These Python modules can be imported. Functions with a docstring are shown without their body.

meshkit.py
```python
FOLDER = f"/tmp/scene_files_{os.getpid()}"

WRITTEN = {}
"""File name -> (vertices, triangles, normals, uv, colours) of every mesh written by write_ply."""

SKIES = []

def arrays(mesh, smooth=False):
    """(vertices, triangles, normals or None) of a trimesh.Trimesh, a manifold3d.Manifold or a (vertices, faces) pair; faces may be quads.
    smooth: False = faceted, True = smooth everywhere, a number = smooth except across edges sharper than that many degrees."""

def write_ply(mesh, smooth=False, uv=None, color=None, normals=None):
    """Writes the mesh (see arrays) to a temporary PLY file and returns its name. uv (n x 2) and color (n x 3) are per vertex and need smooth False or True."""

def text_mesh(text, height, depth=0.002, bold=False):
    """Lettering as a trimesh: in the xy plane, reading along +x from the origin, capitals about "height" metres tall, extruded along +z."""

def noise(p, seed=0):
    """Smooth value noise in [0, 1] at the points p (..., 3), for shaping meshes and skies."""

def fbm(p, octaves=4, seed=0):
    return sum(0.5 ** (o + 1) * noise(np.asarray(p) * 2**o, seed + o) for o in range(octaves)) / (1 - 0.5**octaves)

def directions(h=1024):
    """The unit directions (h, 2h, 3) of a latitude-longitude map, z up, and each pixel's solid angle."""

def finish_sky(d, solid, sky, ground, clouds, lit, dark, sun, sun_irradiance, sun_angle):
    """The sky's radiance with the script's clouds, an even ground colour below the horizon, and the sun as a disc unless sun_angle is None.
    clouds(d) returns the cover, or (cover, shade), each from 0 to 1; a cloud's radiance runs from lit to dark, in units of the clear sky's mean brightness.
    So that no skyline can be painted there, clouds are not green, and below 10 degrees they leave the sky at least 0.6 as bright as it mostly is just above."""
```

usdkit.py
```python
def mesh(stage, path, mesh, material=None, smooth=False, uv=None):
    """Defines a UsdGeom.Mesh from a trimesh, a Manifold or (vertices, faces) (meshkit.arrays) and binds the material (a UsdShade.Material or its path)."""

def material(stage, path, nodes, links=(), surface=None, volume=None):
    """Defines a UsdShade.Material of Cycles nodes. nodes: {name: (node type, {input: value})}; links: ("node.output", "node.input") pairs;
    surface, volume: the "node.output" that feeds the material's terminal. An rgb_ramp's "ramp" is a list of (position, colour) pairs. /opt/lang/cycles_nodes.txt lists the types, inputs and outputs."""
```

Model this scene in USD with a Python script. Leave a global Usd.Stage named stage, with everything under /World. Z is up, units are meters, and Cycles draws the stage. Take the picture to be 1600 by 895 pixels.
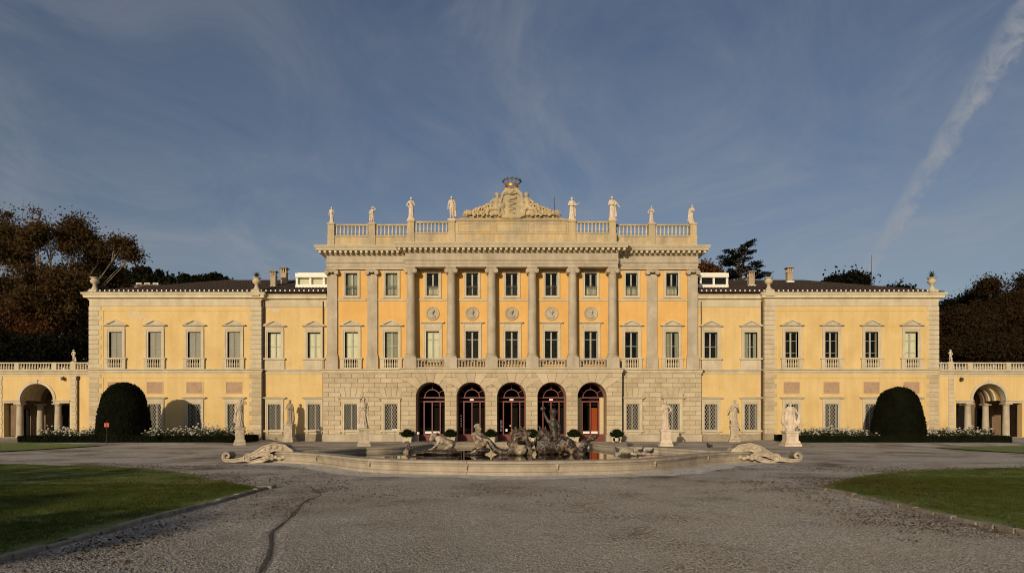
import math, random
import numpy as np, trimesh, usdkit, meshkit
from pxr import Usd, UsdGeom, UsdLux, UsdShade, Gf, Sdf, Vt
from shapely.geometry import Polygon, box as sbox, LineString, Point
from shapely.ops import unary_union
from shapely import affinity

stage = Usd.Stage.CreateInMemory()
UsdGeom.SetStageUpAxis(stage, UsdGeom.Tokens.z)
UsdGeom.SetStageMetersPerUnit(stage, 1.0)
world = UsdGeom.Xform.Define(stage, '/World')
stage.SetDefaultPrim(world.GetPrim())
UsdGeom.Scope.Define(stage, '/World/Looks')
PI = math.pi
EYE, HOR, FPX = 1.75, 657.5, 1000.0     # eye height, horizon row and focal length of the survey photograph (1600 wide)

# ------------------------------------------------------------------ camera, sky, sun
cam = UsdGeom.Camera.Define(stage, '/World/camera')
cam.CreateHorizontalApertureAttr(36.0)
cam.CreateVerticalApertureAttr(36.0 * 895 / 1600)
cam.CreateFocalLengthAttr(36.0 * FPX / 1600)
cam.CreateVerticalApertureOffsetAttr((HOR - 447.5) / 1600 * 36.0)
cam.CreateHorizontalApertureOffsetAttr(0.0)
cam.CreateClippingRangeAttr(Gf.Vec2f(0.1, 5000))
cam.CreateExposureAttr(0.0)
x_ = UsdGeom.Xformable(cam)
x_.AddTranslateOp().Set(Gf.Vec3d(0, 0, EYE))
x_.AddRotateXOp().Set(90.0)

SUN_AZ, SUN_EL = math.radians(20.0), math.radians(12.8)      # from the facade's normal towards the left; height
SUN = np.array([-math.sin(SUN_AZ) * math.cos(SUN_EL), -math.cos(SUN_AZ) * math.cos(SUN_EL), math.sin(SUN_EL)])
sun = UsdLux.DistantLight.Define(stage, '/World/sun')
sun.CreateIntensityAttr(0.89)
sun.CreateAngleAttr(0.53)
sun.CreateColorAttr(Gf.Vec3f(1.0, 0.83, 0.61))
sun.GetPrim().CreateAttribute('inputs:normalize', Sdf.ValueTypeNames.Bool).Set(True)
zx = np.cross([0, 0, 1], SUN); zx /= np.linalg.norm(zx); zy = np.cross(SUN, zx)
UsdGeom.Xformable(sun).AddTransformOp().Set(Gf.Matrix4d(*zx, 0, *zy, 0, *SUN, 0, 0, 0, 0, 1))

def sky_material():
    d1 = np.array([.792, 1, .622]); d2 = np.array([.592, 1, .300])       # two directions along the contrail
    n = np.cross(d1, d2); n /= np.linalg.norm(n)
    al = d1 / np.linalg.norm(d1) - d2 / np.linalg.norm(d2); al /= np.linalg.norm(al)
    n2 = np.cross([-.04, 1, .655], [.125, 1, .34]); n2 /= np.linalg.norm(n2)
    N = {
        'tc': ('texture_coordinate', {}),
        'sky': ('sky_texture', dict(sky_type='single_scattering', sun_disc=False, sun_elevation=SUN_EL, sun_rotation=math.atan2(SUN[0], SUN[1]), altitude=200.0, air_density=1.0, aerosol_density=1.6, ozone_density=1.6)),
        'hsv': ('hsv', dict(hue=.511, saturation=.97, value=.95, fac=1.0)),
        'sep': ('separate_xyz', {}),
        'za': ('math', dict(math_type='add', value2=.16)),
        'zm': ('math', dict(math_type='maximum', value2=.05)),
        'u': ('math', dict(math_type='divide')), 'v': ('math', dict(math_type='divide')),
        'uv': ('combine_xyz', dict(z=0.0)),
        'mp': ('mapping', dict(mapping_type='point', rotation=(0, 0, .35), scale=(1.25, .75, 1))),
        'n1': ('noise_texture', dict(scale=1.5, detail=9.0, roughness=.66, distortion=1.6)),
        'n2': ('noise_texture', dict(scale=.55, detail=3.0, roughness=.5)),
        'r1': ('rgb_ramp', dict(ramp=[(0, (0, 0, 0)), (.36, (.03, .03, .03)), (.52, (.40, .40, .40)), (.70, (1, 1, 1)), (1, (1, 1, 1))])),
        'r2': ('rgb_ramp', dict(ramp=[(0, (.22, .22, .22)), (.4, (.35, .35, .35)), (.6, (1, 1, 1)), (1, (1, 1, 1))])),
        'm1': ('math', dict(math_type='multiply')),
        'm1b': ('math', dict(math_type='multiply', value2=.50)),
        # contrail: a band about a great circle, feathered and broken by noise
        'dn': ('vector_math', dict(math_type='dot_product', vector2=tuple(n))),
        'da': ('vector_math', dict(math_type='dot_product', vector2=tuple(al))),
        'nc': ('noise_texture', dict(scale=38.0, detail=7.0, roughness=.65, distortion=.6)),
        'nco': ('math', dict(math_type='multiply_add', value2=.034, value3=-.017)),
        'dn2': ('math', dict(math_type='add')),
        'ab': ('math', dict(math_type='absolute')),
        'wd': ('map_range', dict(range_type='linear', from_min=-.45, from_max=.25, to_min=.007, to_max=.030, clamp=True)),
        'rt': ('math', dict(math_type='divide')),
        'cr': ('map_range', dict(range_type='smoothstep', from_min=.15, from_max=1.0, to_min=1.0, to_max=0.0, clamp=True)),
        'fd': ('map_range', dict(range_type='smoothstep', from_min=-.42, from_max=.05, to_min=.18, to_max=.80, clamp=True)),
        'c2': ('math', dict(math_type='multiply')),
        'c3': ('math', dict(math_type='multiply')),
        'ncr': ('map_range', dict(range_type='linear', from_min=.34, from_max=.64, to_min=.25, to_max=1.0, clamp=True)),
        'pos': ('math', dict(math_type='greater_than', value2=.0)),
        'fac': ('math', dict(math_type='maximum', use_clamp=True)),
        # a broad ragged cirrus band climbing from behind the roof
        'en': ('vector_math', dict(math_type='dot_product', vector2=tuple(n2))),
        'ec': ('noise_texture', dict(scale=7.0, detail=9.0, roughness=.7, distortion=1.2)),
        'eo': ('math', dict(math_type='multiply_add', value2=.20, value3=-.10)),
        'e2': ('math', dict(math_type='add')), 'ea': ('math', dict(math_type='absolute')),
        'er': ('map_range', dict(range_type='smoothstep', from_min=.0, from_max=.105, to_min=.40, to_max=0.0, clamp=True)),
        'eh': ('map_range', dict(range_type='smoothstep', from_min=.22, from_max=.38, to_min=0.0, to_max=1.0, clamp=True)),
        'ef': ('map_range', dict(range_type='linear', from_min=.38, from_max=.66, to_min=.06, to_max=1.0, clamp=True)),
        'eg': ('math', dict(math_type='multiply')), 'ei': ('math', dict(math_type='multiply')), 'ej': ('math', dict(math_type='maximum')),
        # thin veil towards the horizon
        'hz': ('map_range', dict(range_type='smoothstep', from_min=.0, from_max=.42, to_min=.30, to_max=.0, clamp=True)),
        'fac2': ('math', dict(math_type='add', use_clamp=True)),
        'mx': ('mix', dict(mix_type='mix', color2=(4.25, 4.4, 4.7))),
        'bg': ('background_shader', dict(strength=SKY_STRENGTH)),
    }
    L = [('tc.generated', 'sep.vector'), ('sep.z', 'za.value1'), ('za.value', 'zm.value1'), ('sep.x', 'u.value1'), ('zm.value', 'u.value2'), ('sep.y', 'v.value1'), ('zm.value', 'v.value2'),
         ('u.value', 'uv.x'), ('v.value', 'uv.y'), ('uv.vector', 'mp.vector'), ('mp.vector', 'n1.vector'), ('uv.vector', 'n2.vector'), ('n1.fac', 'r1.fac'), ('n2.fac', 'r2.fac'),
         ('r1.color', 'm1.value1'), ('r2.color', 'm1.value2'), ('m1.value', 'm1b.value1'),
         ('tc.generated', 'dn.vector1'), ('tc.generated', 'da.vector1'), ('tc.generated', 'nc.vector'), ('nc.fac', 'nco.value1'), ('dn.value', 'dn2.value1'), ('nco.value', 'dn2.value2'),
         ('dn2.value', 'ab.value1'), ('da.value', 'wd.value'), ('ab.value', 'rt.value1'), ('wd.result', 'rt.value2'), ('rt.value', 'cr.value'), ('da.value', 'fd.value'),
         ('cr.result', 'c2.value1'), ('fd.result', 'c2.value2'), ('nc.fac', 'ncr.value'), ('c2.value', 'c3.value1'), ('ncr.result', 'c3.value2'),
         ('tc.generated', 'en.vector1'), ('tc.generated', 'ec.vector'), ('ec.fac', 'eo.value1'), ('en.value', 'e2.value1'), ('eo.value', 'e2.value2'), ('e2.value', 'ea.value1'), ('ea.value', 'er.value'), ('sep.z', 'eh.value'),
         ('n1.fac', 'ef.value'), ('er.result', 'eg.value1'), ('eh.result', 'eg.value2'), ('eg.value', 'ei.value1'), ('ef.result', 'ei.value2'), ('ei.value', 'ej.value1'), ('m1b.value', 'ej.value2'),
         ('ej.value', 'fac.value1'), ('c3.value', 'fac.value2'), ('sep.z', 'hz.value'), ('fac.value', 'fac2.value1'), ('hz.result', 'fac2.value2'),
         ('sky.color', 'hsv.color'), ('hsv.color', 'mx.color1'), ('fac2.value', 'mx.fac'), ('mx.color', 'bg.color')]
    return usdkit.material(stage, '/World/Looks/sky', N, L, surface='bg.background')
SKY_STRENGTH = 0.075
dome = UsdLux.DomeLight.Define(stage, '/World/sky')
UsdShade.MaterialBindingAPI.Apply(dome.GetPrim()).Bind(sky_material())
dome.GetPrim().SetCustomDataByKey('kind', 'structure')

# ------------------------------------------------------------------ helpers
def PX(px, Y): return (px - 800.0) * Y / FPX
def PZ(py, Y): return EYE - (py - HOR) * Y / FPX

class MB:
    """Collects pieces into one mesh."""
    def __init__(s): s.v, s.f, s.n = [], [], 0
    def add(s, v, f):
        v = np.asarray(v, float); f = np.asarray(f, int)
        if len(f) == 0: return s
        if f.shape[1] == 4: f = np.vstack([f[:, [0, 1, 2]], f[:, [0, 2, 3]]])
        s.v.append(v); s.f.append(f + s.n); s.n += len(v); return s
    def tm(s, m): return s.add(m.vertices, m.faces)
    def mb(s, o, M=None, t=(0, 0, 0)):
        v, f = o.arr()
        if M is not None: v = v @ np.asarray(M).T
        return s.add(v + np.asarray(t, float), f)
    def box(s, x0, x1, y0, y1, z0, z1, ch=0.0):
        if ch <= 0:
            v = [(x, y, z) for x in (x0, x1) for y in (y0, y1) for z in (z0, z1)]
            return s.add(v, [(0, 1, 3, 2), (4, 6, 7, 5), (0, 4, 5, 1), (2, 3, 7, 6), (0, 2, 6, 4), (1, 5, 7, 3)])
        c = ch; pts = []
        for x, sx in ((x0, 1), (x1, -1)):
            for y, sy in ((y0, 1), (y1, -1)):
                for z, sz in ((z0, 1), (z1, -1)):
                    pts += [(x + sx * c, y + sy * c, z), (x + sx * c, y, z + sz * c), (x, y + sy * c, z + sz * c)]
        h = trimesh.convex.convex_hull(np.array(pts)); return s.tm(h)
    def poly(s, P, y0, y1):
        """extrudes a shapely polygon given in (x, z) from y0 to y1"""
        for g in getattr(P, 'geoms', [P]):
            if g.is_empty or g.area < 1e-6 or g.geom_type != 'Polygon': continue
            m = trimesh.creation.extrude_polygon(g, abs(y1 - y0), engine='earcut')
            v = np.array(m.vertices); s.add(np.c_[v[:, 0], min(y0, y1) + v[:, 2], v[:, 1]], np.array(m.faces)[:, ::-1])
        return s
    def polyz(s, P, z0, z1):
        for g in getattr(P, 'geoms', [P]):
            if g.is_empty or g.geom_type != 'Polygon': continue
            m = trimesh.creation.extrude_polygon(g, z1 - z0, engine='earcut')
            s.add(np.array(m.vertices) + [0, 0, z0], m.faces)
        return s
    def lathe(s, prof, c=(0, 0, 0), n=20, sx=1.0, sy=1.0, cap=True):
        prof = np.asarray(prof, float); a = np.arange(n) * 2 * PI / n
        v = np.stack([np.outer(prof[:, 0], np.cos(a)) * sx + c[0], np.outer(prof[:, 0], np.sin(a)) * sy + c[1], np.repeat(prof[:, 1:2], n, 1) + c[2]], -1).reshape(-1, 3)
        f = [(i * n + j, i * n + (j + 1) % n, (i + 1) * n + (j + 1) % n, (i + 1) * n + j) for i in range(len(prof) - 1) for j in range(n)]
        s.add(v, f)
        if cap:
            for i, r in ((0, -1), (len(prof) - 1, 1)):
                if prof[i, 0] > 1e-4:
                    s.add(np.vstack([v[i * n:(i + 1) * n], [(c[0], c[1], prof[i, 1] + c[2])]]), [((j, (j + 1) % n, n) if r > 0 else ((j + 1) % n, j, n)) for j in range(n)])
        return s
    def tube(s, pts, rad, n=8):
        pts = np.asarray(pts, float); rad = np.broadcast_to(np.asarray(rad, float), len(pts))
        t = np.gradient(pts, axis=0); t /= np.maximum(np.linalg.norm(t, axis=1, keepdims=True), 1e-9)
        ref = np.array([0, 0, 1.0]) if abs(t[0, 2]) < .9 else np.array([1.0, 0, 0])
        V = []; a = np.arange(n) * 2 * PI / n
        for i in range(len(pts)):
            u = ref - t[i] * (ref @ t[i]); u /= max(np.linalg.norm(u), 1e-9); w = np.cross(t[i], u); ref = u
            V.append(pts[i] + rad[i] * (np.outer(np.cos(a), u) + np.outer(np.sin(a), w)))
        m = len(pts)
        f = [(i * n + j, i * n + (j + 1) % n, (i + 1) * n + (j + 1) % n, (i + 1) * n + j) for i in range(m - 1) for j in range(n)]
        v = np.vstack(V + [pts[:1], pts[-1:]])
        s.add(v, f); s.add(v, [((j + 1) % n, j, m * n) for j in range(n)] + [((m - 1) * n + j, (m - 1) * n + (j + 1) % n, m * n + 1) for j in range(n)])
        return s
    def sweep(s, path, prof, closed=False):
        """prof: closed loop of (out, z); out is to the right of the way along the path of (x, y)."""
        path = np.asarray(path, float); prof = np.asarray(prof, float); n, m = len(path), len(prof)
        d = np.roll(path, -1, 0) - path if closed else np.diff(path, axis=0)
        d = d / np.linalg.norm(d, axis=1, keepdims=True); nn = np.c_[d[:, 1], -d[:, 0]]
        a = np.roll(nn, 1, 0) if closed else np.vstack([nn[:1], nn]); b = nn if closed else np.vstack([nn, nn[-1:]])
        mit = (a + b) / np.maximum(1 + (a * b).sum(1, keepdims=True), .2)
        v = np.concatenate([np.c_[path[i] + np.outer(prof[:, 0], mit[i]), prof[:, 1]] for i in range(n)])
        f = [(i * m + j, ((i + 1) % n) * m + j, ((i + 1) % n) * m + (j + 1) % m, i * m + (j + 1) % m) for i in range(n if closed else n - 1) for j in range(m)]
        s.add(v, f)
        if not closed:
            P = Polygon(prof); _, tf = trimesh.creation.triangulate_polygon(P, engine='earcut')
            tv, tf = trimesh.creation.triangulate_polygon(P, engine='earcut')
            for i in (0, n - 1):
                s.add(np.c_[path[i] + np.outer(tv[:, 0], mit[i]), tv[:, 1]], tf)
        return s
    def ell(s, c, r, sub=2, seed=None, amp=0.0):
        m = trimesh.creation.icosphere(sub); v = np.array(m.vertices)
        if amp: v = v * (1 + amp * (meshkit.fbm(v * 2.2 + 7.3 * (seed or 0), 3, seed or 0)[:, None] - .5) * 2)
        return s.add(v * np.asarray(r) + np.asarray(c), m.faces)
    def arr(s): return np.vstack(s.v), np.vstack(s.f)
    def move(s, t):
        s.v = [v + np.asarray(t, float) for v in s.v]; return s

_names = {}
def numbered(parent, name):
    k = _names[(parent, name)] = _names.get((parent, name), -1) + 1
    return f'{parent}/{name}' + (f'_{k:03d}' if k else '')
def meta(p, label=None, cat=None, group=None, kind=None):
    p = p.GetPrim() if hasattr(p, 'GetPrim') else p
    for k, v in (('label', label), ('category', cat), ('group', group), ('kind', kind)):
        if v: p.SetCustomDataByKey(k, v)
    return p
def thing(name, label=None, cat=None, loc=(0, 0, 0), rz=0, group=None, kind=None):
    x = UsdGeom.Xform.Define(stage, numbered('/World', name))
    if tuple(loc) != (0, 0, 0) or rz: x.AddTranslateOp().Set(Gf.Vec3d(*map(float, loc)))
    if rz: x.AddRotateZOp().Set(math.degrees(rz))
    return meta(x, label, cat, group, kind)
def part(name, parent):
    return UsdGeom.Xform.Define(stage, numbered(str(parent.GetPath()), name)).GetPrim()
def obj(name, m, material, parent=None, smooth=False, label=None, cat=None, group=None, kind=None):
    path = numbered(str(parent.GetPath()) if parent else '/World', name)
    o = usdkit.mesh(stage, path, m.arr() if isinstance(m, MB) else m, M[material] if isinstance(material, str) else material, smooth=smooth)
    return meta(o, label, cat, group, kind)
def dup(src, loc, rz, label, group=None):
    cd = src.GetCustomData()
    r = thing(src.GetName(), label, cd['category'], loc, rz, group or cd.get('group'))
    r.GetReferences().AddInternalReference(src.GetPath()); r.SetInstanceable(True)
    return r
def rot(ax, a):
    c, s_ = math.cos(a), math.sin(a)
    return np.array({'x': [[1, 0, 0], [0, c, -s_], [0, s_, c]], 'y': [[c, 0, s_], [0, 1, 0], [-s_, 0, c]], 'z': [[c, -s_, 0], [s_, c, 0], [0, 0, 1]]}[ax])

# ------------------------------------------------------------------ materials
M = {}
def surf(name, stops, scale=1.0, detail=5.0, rough=.85, fine=None, bump=(40.0, .25, .01), stretch=(1, 1, 1), vary=0.0, spec=.3, ramp_pos=None, streak=0.0, metallic=0.0, islands=0.0, dist=.3, tint=None):
    """A principled material: colour ramp over noise, finer speckle, optional vertical weather streaks, random tone per object or per loose piece, fine relief."""
    pos = ramp_pos or [.3 + .4 * i / max(1, len(stops) - 1) for i in range(len(stops))]
    N = {'g': ('geometry', {}), 'mp': ('mapping', dict(mapping_type='point', scale=tuple(stretch))),
         'n': ('noise_texture', dict(scale=scale, detail=detail, roughness=.6, distortion=dist)),
         'r': ('rgb_ramp', dict(ramp=list(zip(pos, stops)))),
         'p': ('principled_bsdf', dict(roughness=rough, specular_ior_level=spec, metallic=metallic))}
    L = [('g.position', 'mp.vector'), ('mp.vector', 'n.vector'), ('n.fac', 'r.fac')]
    out = 'r.color'
    def mult(tag, node, amount, lo, hi):
        nonlocal out
        N[tag + 'r'] = ('map_range', dict(range_type='linear', from_min=lo, from_max=hi, to_min=1 - amount, to_max=1 + amount * .6, clamp=True))
        N[tag + 'm'] = ('mix', dict(mix_type='multiply', fac=1.0))
        L.extend([(node, tag + 'r.value'), (out, tag + 'm.color1'), (tag + 'r.result', tag + 'm.color2')]); out = tag + 'm.color'
    if fine:
        N['nf'] = ('noise_texture', dict(scale=fine[0], detail=3.0, roughness=.7)); L.append(('g.position', 'nf.vector')); mult('f', 'nf.fac', fine[1], .3, .7)
    if streak:
        N['ms'] = ('mapping', dict(mapping_type='point', scale=(2.2, 2.2, .22))); N['ns'] = ('noise_texture', dict(scale=1.0, detail=5.0, roughness=.65))
        L.extend([('g.position', 'ms.vector'), ('ms.vector', 'ns.vector')]); mult('s', 'ns.fac', streak, .35, .62)
    if vary:
        N['oi'] = ('object_info', {}); mult('v', 'oi.random', vary, 0, 1)
    if islands: mult('i', 'g.random_per_island', islands, 0, 1)
    L.append((out, 'p.base_color'))
    if bump:
        N['nb'] = ('noise_texture', dict(scale=bump[0], detail=4.0, roughness=.65)); N['b'] = ('bump', dict(strength=bump[1], distance=bump[2]))
        L.extend([('g.position', 'nb.vector'), ('nb.fac', 'b.height'), ('b.normal', 'p.normal')])
    M[name] = usdkit.material(stage, '/World/Looks/' + name, N, L, surface='p.BSDF')
    return M[name]

surf('ochre_stucco', [(.555, .388, .155), (.61, .434, .187), (.64, .467, .217)], scale=.45, fine=(7, .05), streak=.06, bump=(25, .2, .01))
surf('orange_stucco', [(.595, .345, .102), (.645, .382, .12), (.67, .41, .14)], scale=.5, fine=(9, .07), streak=.05, bump=(25, .2, .01))
surf('sandstone', [(.345, .288, .203), (.415, .352, .255), (.475, .408, .308)], scale=.9, fine=(14, .12), streak=.10, bump=(30, .35, .012))
surf('block_stone', [(.41, .33, .205), (.48, .39, .255), (.52, .43, .295)], scale=1.1, fine=(16, .16), vary=.13, bump=(22, .5, .014))
surf('joint_stone', [(.25, .18, .10), (.31, .235, .135)], scale=1.2)
surf('grey_stone', [(.24, .19, .13), (.31, .25, .17), (.37, .30, .21)], scale=1.3, fine=(12, .2), bump=(20, .5, .015))
surf('trim_stone', [(.45, .38, .26), (.51, .435, .30), (.55, .48, .345)], scale=1.0, fine=(18, .09), streak=.08, bump=(30, .25, .01))
surf('cornice_stone', [(.52, .44, .29), (.60, .52, .36), (.64, .56, .40)], scale=1.0, fine=(18, .08), streak=.12)
surf('attic_stone', [(.34, .27, .165), (.42, .345, .22), (.50, .37, .19), (.47, .39, .27)], scale=.55, fine=(10, .16), streak=.16, bump=(25, .45, .014), ramp_pos=[.3, .47, .6, .68])
surf('brown_stone', [(.075, .048, .03), (.22, .165, .11), (.40, .33, .24), (.48, .41, .31)], scale=4.0, fine=(22, .3), streak=.3, rough=.6, bump=(28, .6, .012), ramp_pos=[.28, .42, .54, .7])
surf('marble', [(.50, .40, .29), (.60, .49, .37), (.66, .55, .43)], scale=3.0, fine=(20, .14), streak=.13, bump=(35, .3, .008))
surf('old_marble', [(.33, .27, .19), (.46, .38, .275), (.54, .46, .34)], scale=3.2, fine=(18, .22), streak=.16, bump=(35, .4, .01))
surf('basin_stone', [(.27, .22, .16), (.37, .31, .23), (.43, .37, .285)], scale=1.0, fine=(20, .16), streak=.14, vary=.06, bump=(30, .4, .01))
surf('terracotta_panel', [(.34, .215, .13), (.40, .265, .165), (.42, .29, .19)], scale=5.0, fine=(20, .22), bump=(12, .6, .02))
surf('roof_tile', [(.045, .030, .021), (.075, .050, .034), (.10, .068, .046)], scale=2.5, fine=(9, .4), islands=.45, bump=(16, .5, .03))
surf('chimney_plaster', [(.36, .27, .17), (.43, .33, .22)], scale=3, fine=(12, .2))
surf('bare_plaster', [(.50, .42, .29), (.60, .53, .40)], scale=6, fine=(30, .2))
surf('loggia_plaster', [(.15, .098, .055), (.20, .135, .08)], scale=1.0, streak=.2)  # darkened far below the outer stucco to paint shade inside the arcades
surf('white_paint', [(.72, .68, .58), (.76, .73, .64)], scale=3, rough=.5)
surf('sash_paint', [(.30, .29, .215), (.36, .345, .26)], scale=4, rough=.5)
surf('shutter_paint', [(.225, .215, .165), (.26, .25, .19)], scale=3, rough=.6, streak=.12)
surf('grille_paint', [(.33, .30, .24), (.38, .35, .28)], scale=6, rough=.55)
surf('blind_cloth', [(.70, .63, .46), (.76, .70, .53)], scale=1.5, rough=.9, stretch=(6, 6, .5))
surf('curtain_cloth', [(.27, .265, .205), (.38, .36, .28)], scale=2.0, rough=.9, stretch=(7, 7, .3))
surf('dark_interior', [(.0035, .0028, .002), (.006, .0048, .0036)], scale=1.0, rough=.9, bump=None)  # near-black, paints the darkness of unlit rooms and hollows
surf('red_paint', [(.135, .030, .022), (.165, .040, .029)], scale=3, rough=.45, streak=.1)
surf('red_curtain', [(.36, .055, .012), (.40, .075, .02)], scale=2, stretch=(8, 8, .3))
surf('cream_panel', [(.50, .39, .21), (.55, .43, .24)], scale=2, rough=.7)
surf('paper_white', [(.72, .70, .64), (.76, .74, .68)], scale=8, rough=.7)
surf('iron', [(.022, .02, .017), (.035, .03, .025)], scale=8, rough=.55, spec=.4)
surf('pipe_copper', [(.045, .028, .018), (.07, .042, .027)], scale=4, rough=.5, streak=.2)
surf('gilt', [(.55, .27, .07), (.70, .40, .12)], scale=14, rough=.38, metallic=.85)
surf('crown_iron', [(.07, .058, .035), (.14, .115, .07)], scale=10, rough=.5)
surf('wet_bronze', [(.018, .012, .008), (.050, .033, .021), (.12, .085, .055), (.33, .27, .19)], scale=4.5, fine=(22, .5), streak=.3, rough=.36, spec=.55, bump=(28, .8, .02), ramp_pos=[.32, .5, .62, .78])
surf('stained_stone', [(.016, .010, .007), (.095, .062, .038), (.27, .205, .135), (.44, .36, .26)], scale=5.0, fine=(22, .4), streak=.28, rough=.5, spec=.4, bump=(28, .7, .015), ramp_pos=[.36, .51, .62, .76])
surf('wet_scales', [(.014, .009, .006), (.045, .03, .018), (.16, .11, .07), (.40, .33, .23)], scale=3.4, fine=(24, .6), rough=.35, spec=.55, bump=(26, .8, .02), ramp_pos=[.36, .50, .60, .70])
surf('pale_lichen', [(.10, .075, .048), (.36, .29, .18), (.50, .43, .29)], scale=9, fine=(30, .5), rough=.55, bump=(30, .9, .02), ramp_pos=[.33, .5, .64])
surf('turtle_shell', [(.30, .25, .165), (.42, .365, .26)], scale=6, fine=(20, .25), streak=.2)
surf('kerb_stone', [(.16, .135, .10), (.25, .215, .16), (.34, .295, .225)], scale=4, fine=(25, .25), vary=.25, bump=(25, .7, .015))
surf('bark', [(.11, .085, .06), (.22, .18, .13), (.36, .31, .24)], scale=1.2, fine=(6, .4), bump=(6, .8, .05), stretch=(1, 1, .5))
surf('dark_bark', [(.03, .022, .015), (.06, .045, .03)], scale=2, bump=(8, .8, .04))
surf('hill_soil', [(.012, .014, .006), (.022, .02, .009)], scale=.05)
surf('house_wall', [(.55, .48, .38), (.62, .55, .45)], scale=.3)
surf('house_roof', [(.13, .07, .045), (.19, .11, .07)], scale=.8)
surf('sign_red', [(.42, .05, .028), (.48, .065, .035)], scale=5, rough=.45)
surf('pigeon_grey', [(.06, .06, .068), (.12, .12, .13)], scale=12, rough=.7)
surf('pigeon_dark', [(.02, .02, .024), (.05, .048, .052)], scale=14, rough=.6)
surf('pigeon_white', [(.34, .33, .32), (.5, .48, .46)], scale=16, rough=.7)
surf('basin_floor', [(.03, .026, .018), (.05, .042, .03)], scale=1.5)
surf('pebble', [(.30, .268, .227), (.49, .447, .388), (.76, .715, .64)], scale=38.0, detail=2.0, rough=.85, ramp_pos=[.35, .5, .66], islands=.6)
surf('lamp_metal', [(.10, .10, .095), (.14, .14, .13)], scale=8, rough=.4)

def leaf_mat(name, stops, trans=.35, scale=.6, vary=.35, rough=.6):
    N = {'g': ('geometry', {}), 'n': ('noise_texture', dict(scale=scale, detail=4.0, roughness=.6)),
         'r': ('rgb_ramp', dict(ramp=[(.3 + .4 * i / max(1, len(stops) - 1), c) for i, c in enumerate(stops)])),
         'i': ('map_range', dict(range_type='linear', from_min=0, from_max=1, to_min=1 - vary, to_max=1 + vary, clamp=True)),
         'm': ('mix', dict(mix_type='multiply', fac=1.0)),
         'p': ('principled_bsdf', dict(roughness=.8, specular_ior_level=.08)), 't': ('translucent_bsdf', {}), 'x': ('mix_closure', dict(fac=trans))}
    L = [('g.position', 'n.vector'), ('n.fac', 'r.fac'), ('g.random_per_island', 'i.value'), ('r.color', 'm.color1'), ('i.result', 'm.color2'), ('m.color', 'p.base_color'), ('m.color', 't.color'),
         ('p.BSDF', 'x.closure1'), ('t.BSDF', 'x.closure2')]
    M[name] = usdkit.material(stage, '/World/Looks/' + name, N, L, surface='x.closure')
leaf_mat('plane_leaf', [(.075, .045, .018), (.205, .115, .042), (.165, .13, .045)], trans=.3, scale=.30, vary=.6)
leaf_mat('rust_leaf', [(.085, .038, .016), (.20, .08, .028)], trans=.28, scale=.3)
leaf_mat('brown_leaf', [(.011, .008, .004), (.058, .032, .012), (.036, .028, .011)], trans=.25, scale=.25)
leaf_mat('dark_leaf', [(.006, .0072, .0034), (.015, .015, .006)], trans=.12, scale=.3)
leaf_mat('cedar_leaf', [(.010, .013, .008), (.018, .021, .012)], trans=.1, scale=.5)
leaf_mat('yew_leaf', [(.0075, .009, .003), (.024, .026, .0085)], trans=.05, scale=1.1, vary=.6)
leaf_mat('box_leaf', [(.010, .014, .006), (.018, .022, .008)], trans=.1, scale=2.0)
leaf_mat('rose_leaf', [(.045, .062, .022), (.08, .098, .036)], trans=.3, scale=2.0)
leaf_mat('pot_leaf', [(.014, .026, .008), (.03, .048, .014)], trans=.25, scale=3.0)
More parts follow.
